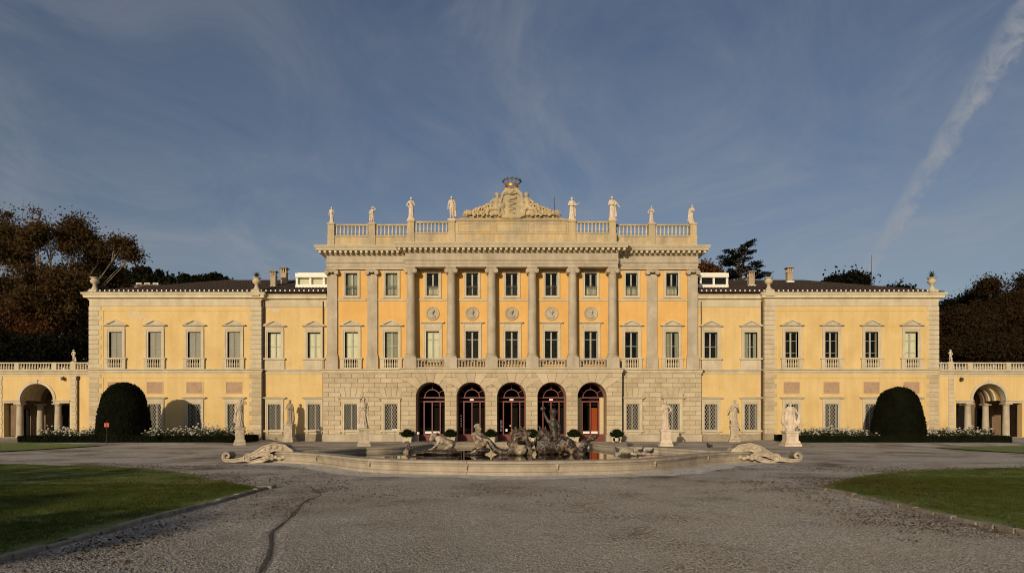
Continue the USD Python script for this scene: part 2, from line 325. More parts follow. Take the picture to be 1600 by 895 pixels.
leaf_mat('rose_white', [(.62, .56, .47), (.72, .66, .57)], trans=.25, scale=2.0, vary=.12)
leaf_mat('agave_leaf', [(.035, .045, .025), (.055, .065, .038)], trans=.08, scale=3.0)
leaf_mat('grass_blade', [(.10, .17, .026), (.25, .315, .055), (.37, .385, .095)], trans=.3, scale=5.0, vary=.7)
leaf_mat('hill_leaf', [(.010, .013, .006), (.020, .019, .008), (.026, .018, .008)], trans=.1, scale=.06)

def glass(name, tint=(.9, .92, .9), rough=.0):
    M[name] = usdkit.material(stage, '/World/Looks/' + name, {'f': ('fresnel', dict(IOR=1.24)), 't': ('transparent_bsdf', dict(color=tint)), 'g': ('glossy_bsdf', dict(color=(.9, .9, .9), roughness=rough)), 'x': ('mix_closure', {})},
        [('f.fac', 'x.fac'), ('t.BSDF', 'x.closure1'), ('g.BSDF', 'x.closure2')], surface='x.closure')
glass('window_glass')
M['water'] = usdkit.material(stage, '/World/Looks/water', {
    'g': ('geometry', {}), 'n': ('noise_texture', dict(scale=3.0, detail=3.0)), 'b': ('bump', dict(strength=.035, distance=.02)),
    'p': ('principled_bsdf', dict(base_color=(.012, .010, .006), roughness=.025, ior=1.33, specular_ior_level=.9))},
    [('g.position', 'n.vector'), ('n.fac', 'b.height'), ('b.normal', 'p.normal')], surface='p.BSDF')
# gravel: stones from cells, damp and leaf-stained patches, fine relief
M['gravel'] = usdkit.material(stage, '/World/Looks/gravel', {
    'g': ('geometry', {}),
    'v': ('voronoi_texture', dict(scale=42.0, randomness=1.0)), 'vb': ('rgb_to_bw', {}),
    'vr': ('rgb_ramp', dict(ramp=[(0, (.10, .084, .069)), (.28, (.24, .212, .178)), (.5, (.37, .338, .29)), (.72, (.53, .487, .427)), (.9, (.74, .695, .625)), (1, (.95, .91, .85))])),
    'n': ('noise_texture', dict(scale=.33, detail=6.0, roughness=.62, distortion=.4)),
    'nr': ('rgb_ramp', dict(ramp=[(.32, (.36, .28, .235)), (.42, (.70, .63, .57)), (.52, (1.0, .98, .95)), (.70, (1.2, 1.18, 1.14))])),
    'm': ('mix', dict(mix_type='multiply', fac=1.0)),
    'n2': ('noise_texture', dict(scale=16.0, detail=5.0, roughness=.8)), 'r2': ('map_range', dict(range_type='linear', from_min=.34, from_max=.66, to_min=.55, to_max=1.4, clamp=True)),
    'm2': ('mix', dict(mix_type='multiply', fac=1.0)),
    'v2': ('voronoi_texture', dict(scale=42.0, feature='f1', randomness=1.0)), 'nb': ('noise_texture', dict(scale=60.0, detail=3.0, roughness=.7)),
    'hs': ('math', dict(math_type='multiply_add', value2=-.55)), 'b': ('bump', dict(strength=.22, distance=.010)),
    'p': ('principled_bsdf', dict(roughness=.9, specular_ior_level=.2))},
    [('g.position', 'v.vector'), ('g.position', 'v2.vector'), ('g.position', 'n.vector'), ('g.position', 'n2.vector'), ('g.position', 'nb.vector'), ('v.color', 'vb.color'), ('vb.val', 'vr.fac'), ('n.fac', 'nr.fac'), ('vr.color', 'm.color1'), ('nr.color', 'm.color2'),
     ('n2.fac', 'r2.value'), ('m.color', 'm2.color1'), ('r2.result', 'm2.color2'), ('m2.color', 'p.base_color'), ('v2.distance', 'hs.value1'), ('nb.fac', 'hs.value3'), ('hs.value', 'b.height'), ('b.normal', 'p.normal')], surface='p.BSDF')
surf('pale_gravel', [(.40, .355, .29), (.62, .56, .47), (.82, .76, .66)], scale=3.0, detail=8, fine=(55, .4), bump=(50, .2, .01))
surf('turf', [(.12, .165, .03), (.18, .215, .046), (.225, .24, .066)], scale=.6, fine=(30, .4), bump=(40, .8, .03))
leaf_mat('fallen_leaf', [(.10, .045, .018), (.17, .085, .03), (.12, .05, .02)], trans=.1, scale=3.0, vary=.5)
# ------------------------------------------------------------------ the ground
rng = np.random.default_rng(11)
GROOVE = [np.array([(-5.55, 17.3), (-4.95, 16.1), (-4.52, 15.1), (-4.55, 14.2), (-4.25, 12.6), (-4.0, 11.5), (-3.85, 10.6), (-3.72, 9.9), (-3.42, 9.1), (-3.12, 8.2), (-2.9, 7.3), (-2.8, 6.6)])]
def ground_height(x, y):
    p = np.stack([x, y, np.zeros_like(x)], -1)
    z = (meshkit.fbm(p * .35, 3, 3) - .5) * .05 * np.clip((y - 4) / 8, 0, 1) * np.clip((46 - y) / 12, 0, 1)
    z = z + (meshkit.fbm(p * 1.6, 3, 8) - .5) * .007 * np.clip((40 - y) / 20, 0, 1)
    s = np.clip((np.abs(x) - 19.8) / 2.0, 0, 1) * np.clip((y - 43.5) / 3, 0, 1)
    return z + .13 * s * s * (3 - 2 * s)
def groove_depth(x, y):
    d = np.full(x.shape, 9.0); t_ = np.zeros(x.shape)
    for G in GROOVE:
        for a, b in zip(G[:-1], G[1:]):
            ab = b - a; t = np.clip(((x - a[0]) * ab[0] + (y - a[1]) * ab[1]) / (ab @ ab), 0, 1)
            d = np.minimum(d, np.hypot(x - a[0] - t * ab[0], y - a[1] - t * ab[1]))
    wob = meshkit.noise(np.stack([x * 6, y * 6, 0 * x], -1), 5)
    w = .035 + .05 * wob
    return -.018 * np.exp(-(d / w) ** 2) + .014 * np.exp(-((d - .15) / .06) ** 2) * wob
def axis(parts):
    return np.unique(np.concatenate([np.arange(a, b, s) for a, b, s in parts]))
gx = axis([(-400, -60, 20), (-60, -24, 2), (-24, -6.2, .45), (-6.2, -2.4, .035), (-2.4, 9, .12), (9, 24, .45), (24, 60, 2), (60, 401, 20)])
gy = axis([(-150, 0, 10), (0, 6.4, .4), (6.4, 17.8, .045), (17.8, 30, .25), (30, 62, .6), (62, 120, 4), (120, 1001, 40)])
GX, GY = np.meshgrid(gx, gy, indexing='ij')
GZ = ground_height(GX, GY)
near = (GX > -6.3) & (GX < -2.3) & (GY < 17.8) & (GY > 6.3)
GZ[near] += groove_depth(GX[near], GY[near])
ny_ = len(gy); ii, jj = np.meshgrid(np.arange(len(gx) - 1), np.arange(ny_ - 1), indexing='ij')
q = (ii * ny_ + jj).ravel()
gm = MB().add(np.stack([GX, GY, GZ], -1).reshape(-1, 3), np.stack([q, q + ny_, q + ny_ + 1, q + 1], 1))
obj('gravel_forecourt', gm, 'gravel', smooth=True, kind='structure')

# ------------------------------------------------------------------ the palace
YW, YP, YS, YG, YC = 55.5, 55.1, 55.2, 54.95, 54.05      # recessed wings, pavilions, upper centre wall, rusticated base, projecting porch
XL, XR = PX(140, YP), PX(1466, YP)
XA, XB = PX(408, YP), PX(1195, YP)
XC, XD = PX(504.6, YG), PX(1096, YG)
XE, XF = PX(628, YC), PX(972, YC)
ZS0, ZS1 = 5.84, 6.22                                   # string course
CW = [181, 242.2, 304, 365.8, 429, 491, 549.3, 611.8, 676, 737.7, 799.5, 861.4, 923.2, 986.7, 1050, 1110.6, 1173, 1236.8, 1299, 1361.6, 1423.8]
GWX = {6: 548.3, 7: 611.3, 13: 988.6, 14: 1051.5}
palace = thing('palace', 'long yellow neoclassical palace with stone columns, arcaded porch and low tiled wings', 'palace')
def rect(c, w, z0, z1): return sbox(c - w / 2, z0, c + w / 2, z1)
UP0, UP1 = 7.18, 9.42            # first-floor window opening
GR0, GR1 = .96, 3.2              # ground-floor window opening
TP0, TP1 = 12.55, 14.48          # attic-storey window opening
WUP, WGR, WTP = 1.12, 1.1, 1.02
def plane(i): return YP if i < 4 or i > 16 else (YW if i in (4, 5, 15, 16) else YS)
up = [PX(CW[i], plane(i)) for i in range(21)]
gr = {i: PX(GWX.get(i, CW[i]), YG if i in GWX else plane(i)) for i in list(range(8)) + list(range(13, 21))}

def wall(P, y0, y1, m, name='wall'): return obj(name, MB().poly(P, y0, y1), m, palace)
for (x0, x1, idx, Y) in ((XL, XA, range(0, 4), YP), (XA, PX(511, YW), (4, 5), YW), (PX(1090, YW), XB, (15, 16), YW), (XB, XR, range(17, 21), YP)):
    P = sbox(x0, 0, x1, 12.2)
    P = P.difference(unary_union([rect(up[i], WUP, UP0, UP1) for i in idx] + [rect(up[i], 1.16, ZS1 + .13, UP0 - .13) for i in idx if i not in (4, 5, 15, 16)] + [rect(gr[i], WGR, GR0, GR1) for i in idx]))
    wall(P, Y, Y + .5, 'ochre_stucco')
P = sbox(PX(511, YS), 6.0, PX(1090, YS), 14.8).difference(unary_union([rect(up[i], WUP, UP0 - (.35 if 8 <= i <= 12 else 0), UP1 + (.06 if 8 <= i <= 12 else 0)) for i in range(6, 15)] + [rect(up[i], 1.16, ZS1 + .13, UP0 - .13) for i in (6, 7, 13, 14)] + [rect(up[i], WTP, TP0, TP1) for i in range(6, 15)]))
wall(P, YS, YS + .5, 'orange_stucco')
AR = 1.21; ASP = PZ(619.5, YC)                          # arch radius and springing height
AC = [PX(c, YC) for c in (672.6, 736, 799.3, 862.3, 925.2)]
def arch(c, r, z0=-1.0, zs=None):
    zs = ASP if zs is None else zs
    return unary_union([sbox(c - r, z0, c + r, zs), Point(c, zs).buffer(r, 24).intersection(sbox(c - r, zs - .01, c + r, zs + r + 1))])
for (x0, x1, idx) in ((XC, XE, (6, 7)), (XF, XD, (13, 14))):
    wall(sbox(x0, 0, x1, ZS0).difference(unary_union([rect(gr[i], WGR, GR0, GR1) for i in idx])), YG, YG + .5, 'joint_stone')
wall(sbox(XE, 0, XF, ZS0).difference(unary_union([arch(c, AR) for c in AC])), YC, YC + 1.45, 'joint_stone', name='porch_wall')
# the shell behind: sides, backs and a dark partition added to blacken the windows
m = MB()
for x0, x1, y0, y1, h in ((XL, XL + .5, YP + .5, 70, 12.2), (XR - .5, XR, YP + .5, 70, 12.2), (XL + .5, XR - .5, 69.5, 70, 12.2)): m.box(x0, x1, y0, y1, 0, h)
cl, cr = PX(511, YS), PX(1090, YS)
obj('side_wall', m, 'ochre_stucco', palace)
m = MB().box(cl, cl + .5, YS + .5, 74, 6, 14.8).box(cr - .5, cr, YS + .5, 74, 6, 14.8).box(cl + .5, cr - .5, 73.5, 74, 6, 14.8)
obj('side_wall', m, 'ochre_stucco', palace)
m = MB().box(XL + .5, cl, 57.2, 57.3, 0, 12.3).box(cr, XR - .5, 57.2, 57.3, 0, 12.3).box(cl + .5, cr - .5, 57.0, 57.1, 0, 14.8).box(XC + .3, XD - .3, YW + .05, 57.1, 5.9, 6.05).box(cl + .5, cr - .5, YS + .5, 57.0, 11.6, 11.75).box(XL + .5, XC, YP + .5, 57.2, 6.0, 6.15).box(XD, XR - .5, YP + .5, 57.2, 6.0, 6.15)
obj('inner_wall', m, 'dark_interior', palace)  # added backing in the painted room darkness

# rusticated blocks
blocks = []
NCRS = 13; Z_PL = .62; CRH = (ZS0 - .02 - Z_PL) / NCRS
def coursework(x0, x1, cut, Y, off, odd, wmean=.93, clip=None):
    for k in range(NCRS):
        z0, z1 = Z_PL + k * CRH, Z_PL + (k + 1) * CRH
        n = max(2, round((x1 - x0) / wmean)); w = (x1 - x0) / n
        xs = [x0 + j * w for j in range(n + 1)] if (k + odd) % 2 == 0 else [x0] + [x0 + (j + .5) * w for j in range(n)] + [x1]
        for a, b in zip(xs[:-1], xs[1:]):
            P = sbox(a + .018, z0 + .018, b - .018, z1 - .018).difference(cut)
            for g in getattr(P, 'geoms', [P]):
                if g.area > .03: blocks.append((g, Y - off))
def wedge(c, zc, r0, a0, a1, ztop):
    pts = []
    for a in (a0, a1):
        pts.append((c + r0 * math.sin(a), zc + r0 * math.cos(a)))
    top = [(c + (ztop - zc) * math.tan(a1), ztop), (c + (ztop - zc) * math.tan(a0), ztop)]
    return Polygon(pts + top)
for (x0, x1, idx) in ((XC, XE, (6, 7)), (XF, XD, (13, 14))):
    cut = unary_union([rect(gr[i], 1.62, .5, 3.62) for i in idx] + [rect(gr[i], 2.1, 3.55, 3.85) for i in idx])
    fans = []
    for i in idx:
        zt, zb = Z_PL + CRH * 10, Z_PL + CRH * 8
        for j in range(-2, 2):                          # flat arch over the window
            f = lambda t, z: gr[i] + t * (.40 + .16 * (z - zb) / (zt - zb))
            W = Polygon([(f(j, zb), zb), (f(j + 1, zb), zb), (f(j + 1, zt), zt), (f(j, zt), zt)])
            fans.append(W)
    for W in fans: blocks.append((W.buffer(-.018, join_style=2), YG - .045))
    coursework(x0 + .01, x1 - .01, unary_union([cut] + fans), YG, .045, 1, wmean=.95)
fans = []
for c in AC:
    for a0, a1, k in ((-12, 12, 13), (12, 36, 13), (-36, -12, 13), (36, 58, 12), (-58, -36, 12)):
        W = wedge(c, ASP, AR + .02, math.radians(a0), math.radians(a1), Z_PL + CRH * k)
        fans.append(W)
holes = unary_union([arch(c, AR + .02) for c in AC])
lim = unary_union([])
for n_, W in enumerate(fans):
    g = W.buffer(-.018, join_style=2).difference(holes)
    blocks.append((g, YC - .05))
piers = [XE] + [x for c in AC for x in (c - AR, c + AR)] + [XF]
for k in range(NCRS):
    z0, z1 = Z_PL + k * CRH, Z_PL + (k + 1) * CRH
    n = 22; w = (XF - XE) / n
    if z1 > ASP + .3:
        xs = [XE + j * w for j in range(n + 1)] if k % 2 == 0 else [XE] + [XE + (j + .5) * w for j in range(n)] + [XF]
        cells = list(zip(xs[:-1], xs[1:]))
    else:
        cells = []
        for a, b in zip(piers[0::2], piers[1::2]):
            mid = [a + (b - a) * t for t in ((.5,) if k % 2 == 0 else (.0,))]
            if k % 2 == 0: cells += [(a, mid[0]), (mid[0], b)]
            else: cells += [(a, a + (b - a) * .5 + .0), (a + (b - a) * .5, b)] if (b - a) > 1.5 else [(a, b)]
    for a, b in cells:
        P = sbox(a + .018, z0 + .018, b - .018, z1 - .018).difference(unary_union([holes] + fans))
        for g in getattr(P, 'geoms', [P]):
            if g.area > .03: blocks.append((g, YC - .05))
blocks = [(g, y) for g, y in blocks if not g.is_empty]
blocks.sort(key=lambda b: -b[0].area)
def deep(y): return YC + .02 if y < 54.5 else YG + .02
rest = MB()
for k, (g, y) in enumerate(blocks):
    j = rng.uniform(-.008, .008)
    if k < 300: obj('stone_block', MB().poly(g, y + j, deep(y)), 'block_stone', palace)
    else: rest.poly(g, y + j, deep(y))
if rest.n: obj('small_stone_blocks', rest, 'block_stone', palace, kind='stuff')
# plinth
for a, b in ((XC - .04, XE), (XF, XD + .04)): obj('plinth', MB().box(a, b, YG - .12, YG + .05, -.2, Z_PL - .01, .02), 'sandstone', palace)
for a, b in zip(piers[0::2], piers[1::2]): obj('plinth', MB().box(a - .02, b + .02, YC - .1, YC + .3, -.2, Z_PL - .02, .02), 'sandstone', palace)
for a, b, y in ((XA, XC - .05, YW - .06), (XD + .05, XB, YW - .06), (XL - .05, XA + .05, YP - .09), (XB - .05, XR + .05, YP - .09)): obj('plinth', MB().box(a, b, y, y + .12, -.2, .62, .02), 'grey_stone', palace)

# quoins of the pavilions
for cx, sgn in ((XL, 1), (XA, -1), (XB, 1), (XR, -1)):
    for z0, z1, n in ((.64, 5.78, 13), (6.26, 11.62, 13)):
        h = (z1 - z0) / n
        for k in range(n):
            w = 1.02 if k % 2 == 0 else .80
            a, b = (cx - .04, cx + w) if sgn > 0 else (cx - w, cx + .04)
            obj('quoin', MB().box(a, b, YP - .07, YP + .3, z0 + k * h + .02, z0 + (k + 1) * h - .02, .012), 'block_stone' if z0 < 1 else 'trim_stone', palace)
# raised margins that leave a sunk field in each wing wall
for (x0, x1, Y) in ((XL + .8, XA - .8, YP), (XB + .8, XR - .8, YP)):
    for z0, z1 in ((6.24, 11.55), (.62, 5.8)):
        obj('wall_margin', MB().poly(sbox(x0, z0, x1, z1).difference(sbox(x0 + .38, z0 - 1, x1 - .38, z1 - .32)), Y - .035, Y + .01), 'ochre_stucco', palace)
for (x0, x1, Y) in ((XA, PX(511, YW), YW), (PX(1090, YW), XB, YW), (XL, XA, YP), (XB, XR, YP)):
    obj('frieze', MB().box(x0 + .01, x1 - .01, Y - .05, Y + .02, 11.62, 12.14), 'trim_stone', palace)
rp = np.random.default_rng(3)
for px, py, Y, w, h in ((214, 486, YP, .75, .55), (367, 480, YP, .7, .22), (427, 482, YW, .45, .3), (191, 478, YP, .8, .15)):
    c_ = unary_union([Point(PX(px, Y) + rp.normal(0, w * .5), PZ(py, Y) + rp.normal(0, h * .5)).buffer(rp.uniform(.04, .16), 3) for _ in range(34)])
    obj('peeled_patch', MB().poly(c_.intersection(sbox(-40, 8, 40, 11.5)), Y - .004, Y + .01), 'bare_plaster', palace)
for i in (0, 1, 2, 3, 17, 18, 19, 20):                   # sunk panels of rough red plaster above the ground-floor windows
    c = gr[i]; z0, z1 = PZ(614.3, YP), PZ(596.8, YP)
    t = part('wall_panel', palace)
    obj('field', MB().box(c - .68, c + .68, YP - .012, YP + .02, z0, z1), 'terracotta_panel', t)
    obj('rim', MB().poly(sbox(c - .74, z0 - .06, c + .74, z1 + .06).difference(sbox(c - .685, z0 - .005, c + .685, z1 + .005)), YP - .03, YP + .02), 'ochre_stucco', t)

# string course and main cornices follow the plan of the front
front = [(XL - .01, 69), (XL - .01, YP - .02), (XA + .01, YP - .02), (XA + .01, YW - .02), (XC - .02, YW - .02), (XC - .02, YG - .06), (XE - .02, YG - .06), (XE - .02, YC - .07), (XF + .02, YC - .07), (XF + .02, YG - .06), (XD + .02, YG - .06), (XD + .02, YW - .02), (XB - .01, YW - .02), (XB - .01, YP - .02), (XR + .01, YP - .02), (XR + .01, 69)]
obj('string_course', MB().sweep(front, [(-.05, ZS0), (.03, ZS0), (.03, ZS0 + .12), (.07, ZS0 + .14), (.07, ZS0 + .24), (.17, ZS0 + .29), (.19, ZS1 - .02), (.17, ZS1), (-.05, ZS1 + .02)]), 'trim_stone', palace)
corn = [(-.05, 12.12), (.05, 12.12), (.07, 12.2), (.16, 12.27), (.34, 12.31), (.36, 12.52), (.44, 12.57), (.5, 12.70), (.47, 12.74), (-.05, 12.74)]
obj('wing_cornice', MB().sweep([(XL, 69), (XL, YP), (XA, YP), (XA, YW), (cl - .02, YW)], corn), 'cornice_stone', palace)
obj('wing_cornice', MB().sweep([(cr + .02, YW), (XB, YW), (XB, YP), (XR, YP), (XR, 69)], corn), 'cornice_stone', palace)

# the giant order
EX0, EX1 = PX(633.5, 54.05), PX(965.5, 54.05)
SX0, SX1 = PX(510.8, 55.0), PX(1090.3, 55.0)
ent = [(SX0, 73), (SX0, 55.0), (EX0, 55.0), (EX0, 54.07), (EX1, 54.07), (EX1, 55.0), (SX1, 55.0), (SX1, 73)]
obj('entablature', MB().sweep(ent, [(-.5, 14.76), (.0, 14.76), (.0, 15.0), (.04, 15.02), (.04, 15.26), (.12, 15.30), (.12, 15.38), (.03, 15.41), (.03, 15.92), (.10, 15.97), (.12, 16.02), (-.5, 16.02)]), 'sandstone', palace)
m = MB()                                                  # ceiling of the shallow portico
m.box(EX0 + .4, EX1 - .4, 54.5, YS + .02, 14.80, 15.2); obj('portico_ceiling', m, 'sandstone', palace)
obj('main_cornice', MB().sweep(ent, [(-.5, 16.02), (.14, 16.02), (.16, 16.22), (.72, 16.24), (.74, 16.38), (.78, 16.40), (.83, 16.50), (.88, 16.58), (.88, 16.63), (-.5, 16.72)]), 'trim_stone', palace)
def modillions(a, b, Y):
    n = round((b - a) / .45); 
    for k in range(n + 1):
        x = a + (b - a) * k / n
        obj('modillion', MB().box(x - .105, x + .105, Y - .60, Y - .1, 16.04, 16.235, .015), 'cornice_stone', palace)
modillions(SX0 - .45, EX0 - .3, 55.0); modillions(EX0 - .45, EX1 + .45, 54.07); modillions(EX1 + .3, SX1 + .45, 55.0)

def ionic(m, x, y, r, flat=False):
    """scrolled capital between z 14.2 and 14.76"""
    m.box(x - r * 1.2, x + r * 1.2, y - r * 1.2, y + (r * 1.2 if not flat else .1), 14.64, 14.765, .02)
    for sx in (-1, 1):
        for yy in ((y - r * 1.05, y - r * .2) if flat else (y - r * 1.08, y + r * .55)):
            cx_, cz_ = x + sx * r * 1.02, 14.47
            v = MB().lathe([(0, -.0), (.10, .0), (.13, .03), (.19, .03), (.205, .06), (.205, .24), (.19, .27), (.12, .27), (0, .27)], n=14)
            m.mb(v, rot('x', -PI / 2), (cx_, yy, cz_))
    m.box(x - r * .9, x + r * .9, y - r * 1.05, y + (.1 if flat else r * 1.0), 14.5, 14.645, .02)
    m.box(x - r * .35, x + r * .35, y - r * 1.16, y - r * .8, 14.42, 14.6, .05)
COLS = [PX(c, 54.45) for c in (641.9, 705.1, 768.2, 831.6, 894.7, 957)]
for x in COLS:
    t = part('column', palace)
    obj('pedestal', MB().box(x - .54, x + .54, 53.98, YS + .05, ZS1 - .02, 7.1, .015).box(x - .50, x + .50, 53.96, 54.2, ZS1 + .1, 6.95, .02), 'sandstone', t)
    obj('column_base', MB().box(x - .46, x + .46, 54.0, 54.92, 7.1, 7.2, .01).lathe([(.47, 7.2), (.49, 7.25), (.47, 7.31), (.41, 7.33), (.40, 7.37), (.44, 7.4), (.44, 7.44), (.40, 7.48)], (x, 54.46, 0), 28), 'sandstone', t, smooth=35)
    k = np.linspace(0, 1, 9); rad = .385 - .055 * k ** 1.7
    obj('shaft', MB().lathe(np.c_[rad, 7.48 + (14.3 - 7.48) * k], (x, 54.46, 0), 32), 'sandstone', t, smooth=40)
    c = MB(); ionic(c, x, 54.46, .36); c.lathe([(.345, 14.18), (.37, 14.22), (.345, 14.26), (.40, 14.42), (.40, 14.5)], (x, 54.46, 0), 24)
    obj('capital', c, 'sandstone', t, smooth=35)
for c0, c1 in ((511.2, 526.6), (574, 589.3), (1011.4, 1026.8), (1075, 1090)):
    x = (PX(c0, 55.02) + PX(c1, 55.02)) / 2
    t = part('pilaster', palace)
    obj('pedestal', MB().box(x - .52, x + .52, 54.93, YS + .02, ZS1 - .02, 7.1, .015), 'sandstone', t)
    obj('pilaster_base', MB().sweep([(x - .43, YS), (x - .43, 55.02), (x + .43, 55.02), (x + .43, YS)], [(-.1, 7.1), (.07, 7.1), (.09, 7.2), (.06, 7.28), (.03, 7.3), (.05, 7.38), (0, 7.46), (-.1, 7.46)]), 'sandstone', t)
    obj('shaft', MB().box(x - .43, x + .43, 55.02, YS + .02, 7.46, 14.35, .01), 'sandstone', t)
    c = MB(); ionic(c, x, 55.12, .40, True); obj('capital', c, 'sandstone', t, smooth=35)

# sill band between the storeys, broken by the order
m = MB()
sp = [cl + .05, PX(580, 55.1) - .45, PX(580, 55.1) + .45, PX(641, 55.1) - .2, PX(958, 55.1) + .2, PX(1019, 55.1) - .45, PX(1019, 55.1) + .45, cr - .05]
for a, b in ((sp[0] + .8, sp[1]), (sp[2], sp[3]), (COLS[0] + .1, COLS[5] - .1), (sp[4], sp[5]), (sp[6], sp[7] - .8)):
    m.box(a, b, YS - .07, YS + .02, 12.09, 12.28, .01).box(a, b, YS - .10, YS + .02, 12.22, 12.285, .01)
obj('sill_band', m, 'trim_stone', palace)

# ------------------------------------------------------------------ balusters
BAL = [(.055, 0), (.075, .0), (.075, .05), (.05, .08), (.085, .2), (.09, .3), (.06, .5), (.045, .62), (.06, .66), (.06, .7), (.075, .72), (.075, .78), (.055, .78)]
def baluster(m, x, y, z0, z1, r=1.0, n=8):
    p = np.array(BAL); p[:, 0] *= r; p[:, 1] *= (z1 - z0) / .78
    return m.lathe(p, (x, y, z0), n, cap=False)

# attic: plinth, posts, balustrades, middle block
YA, YB = 55.15, 54.35
ax = [PX(518.3, YA), PX(581.8, YA), PX(642.6, YB), PX(705.9, YB), PX(894, YB), PX(956.5, YB), PX(1018, YA), PX(1082.5, YA)]
ZP0, ZP1, ZP2 = 16.66, 17.62, 18.66
obj('attic_plinth', MB().sweep([(ax[0] - .3, 70), (ax[0] - .3, YA - .22), (ax[2] - .36, YA - .22), (ax[2] - .36, YB - .22), (ax[5] + .36, YB - .22), (ax[5] + .36, YA - .22), (ax[7] + .3, YA - .22), (ax[7] + .3, 70)], [(-.5, ZP0), (0.03, ZP0), (.03, ZP0 + .1), (0, ZP0 + .12), (0, ZP1 - .1), (.05, ZP1 - .07), (.05, ZP1), (-.5, ZP1)]), 'attic_stone', palace)
for k, x in enumerate(ax):
    y = YB if 2 <= k <= 5 else YA
    obj('attic_post', MB().box(x - .30, x + .30, y - .30, y + .30, ZP0 + .02, ZP1 + .012, .01).box(x - .28, x + .28, y - .26, y + .28, ZP1, ZP2 - .08, .01).box(x - .34, x + .34, y - .32, y + .34, ZP2 - .08, ZP2 + .06, .02), 'attic_stone', palace)
for a, b in ((0, 1), (1, 2), (2, 3), (4, 5), (5, 6), (6, 7)):
    y = YB if a in (2, 4) else YA
    x0, x1 = ax[a] + .28, ax[b] - .28
    t = part('attic_balustrade', palace)
    obj('rail', MB().box(x0, x1, y - .14, y + .14, ZP2 - .16, ZP2, .02), 'attic_stone', t)
    obj('rail', MB().box(x0, x1, y - .13, y + .13, ZP1, ZP1 + .08, .01), 'attic_stone', t)
    n = 9
    for k in range(n):
        obj('baluster', baluster(MB(), x0 + (k + .5) * (x1 - x0) / n, y, ZP1 + .08, ZP2 - .16, 1.05, 10), 'trim_stone', t, smooth=50)
t = part('attic_block', palace)
x0, x1 = ax[3] + .30, ax[4] - .30
obj('wall', MB().box(x0, x1, YB - .16, YB + .5, ZP1 - .02, ZP2 - .1), 'attic_stone', t)
obj('coping', MB().sweep([(x0 - .02, YB - .16), (x1 + .02, YB - .16)], [(-.66, ZP2 - .1), (0.02, ZP2 - .1), (.05, ZP2), (.16, ZP2 + .03), (.17, ZP2 + .12), (-.66, ZP2 + .14)]), 'attic_stone', t)
for k in range(3):
    w = (x1 - x0) / 3
    a, b = x0 + k * w + .18, x0 + (k + 1) * w - .18
    obj('panel_rim', MB().poly(sbox(a, ZP1 + .12, b, ZP2 - .2).difference(sbox(a + .07, ZP1 + .19, b - .07, ZP2 - .27)), YB - .2, YB - .15), 'attic_stone', t)

# ------------------------------------------------------------------ windows
def sash(t, c, Y, w, z0, z1, transoms=(.62,), mat='sash_paint'):
    y = Y + .24; m = MB(); fw = .055
    m.poly(sbox(c - w / 2, z0, c + w / 2, z1).difference(sbox(c - w / 2 + fw, z0 + fw, c + w / 2 - fw, z1 - fw)), y, y + .06)
    m.box(c - .065, c + .065, y - .015, y + .05, z0 + fw, z1 - fw)
    for q_ in transoms:
        z = z0 + (z1 - z0) * q_
        m.box(c - w / 2 + fw, c - .066, y + .005, y + .045, z - .022, z + .022); m.box(c + .066, c + w / 2 - fw, y + .005, y + .045, z - .022, z + .022)
    obj('sash', m, mat, t)
    for a, b in ((c - w / 2 + fw, c - .066), (c + .066, c + w / 2 - fw)):
        obj('pane', MB().box(a, b, y + .02, y + .026, z0 + fw, z1 - fw), 'window_glass', t)
def behind(t, c, Y, w, z0, z1, kind):
    y = Y + .30 if kind != 'shutter' else Y + .16
    if kind == 'shutter':                                # closed inner shutters, two boarded leaves each side
        for k in range(2):
            a = c - w / 2 + .03 + k * (w / 2 - .02); b = a + w / 2 - .05
            m = MB().box(a, b, y, y + .04, z0 + .02, z1 - .02)
            for zz in np.linspace(.05, .95, 26): m.box(a + .07, b - .07, y - .012, y + .01, z0 + (z1 - z0) * zz - .022, z0 + (z1 - z0) * zz + .016)
            m.box(a, a + .06, y - .016, y + .01, z0 + .02, z1 - .02).box(b - .06, b, y - .016, y + .01, z0 + .02, z1 - .02).box(a + .06, b - .06, y - .016, y + .01, z0 + (z1 - z0) * .4 - .04, z0 + (z1 - z0) * .4 + .04)
            obj('shutter', m, 'shutter_paint', t)
    elif kind in ('blind', 'curtain', 'low_blind', 'one_blind', 'half_curtain'):
        mat = 'curtain_cloth' if 'curtain' in kind else 'blind_cloth'
        spans = [(c - w / 2, c + w / 2)] if kind in ('blind', 'curtain', 'low_blind') else [(c - w / 2, c + .02)] if kind == 'one_blind' else [(c - w / 2, c - .12), (c + .3, c + w / 2)]
        zt = z0 + (z1 - z0) * (.42 if kind == 'low_blind' else 1.0)
        for a, b in spans:
            xs = np.linspace(a, b, 25); ys = y + .02 * np.sin(np.linspace(0, 11 * (b - a) * 6, 25)) * (1 if 'curtain' in kind else .25)
            v = np.concatenate([np.c_[xs, ys, np.full(25, z0)], np.c_[xs, ys, np.full(25, zt)], np.c_[xs, ys + .01, np.full(25, z0)], np.c_[xs, ys + .01, np.full(25, zt)]])
            f = [(k, k + 1, 26 + k, 25 + k) for k in range(24)] + [(50 + k + 1, 50 + k, 75 + k, 76 + k) for k in range(24)]
            obj('blind' if mat == 'blind_cloth' else 'curtain', MB().add(v, f), mat, t)
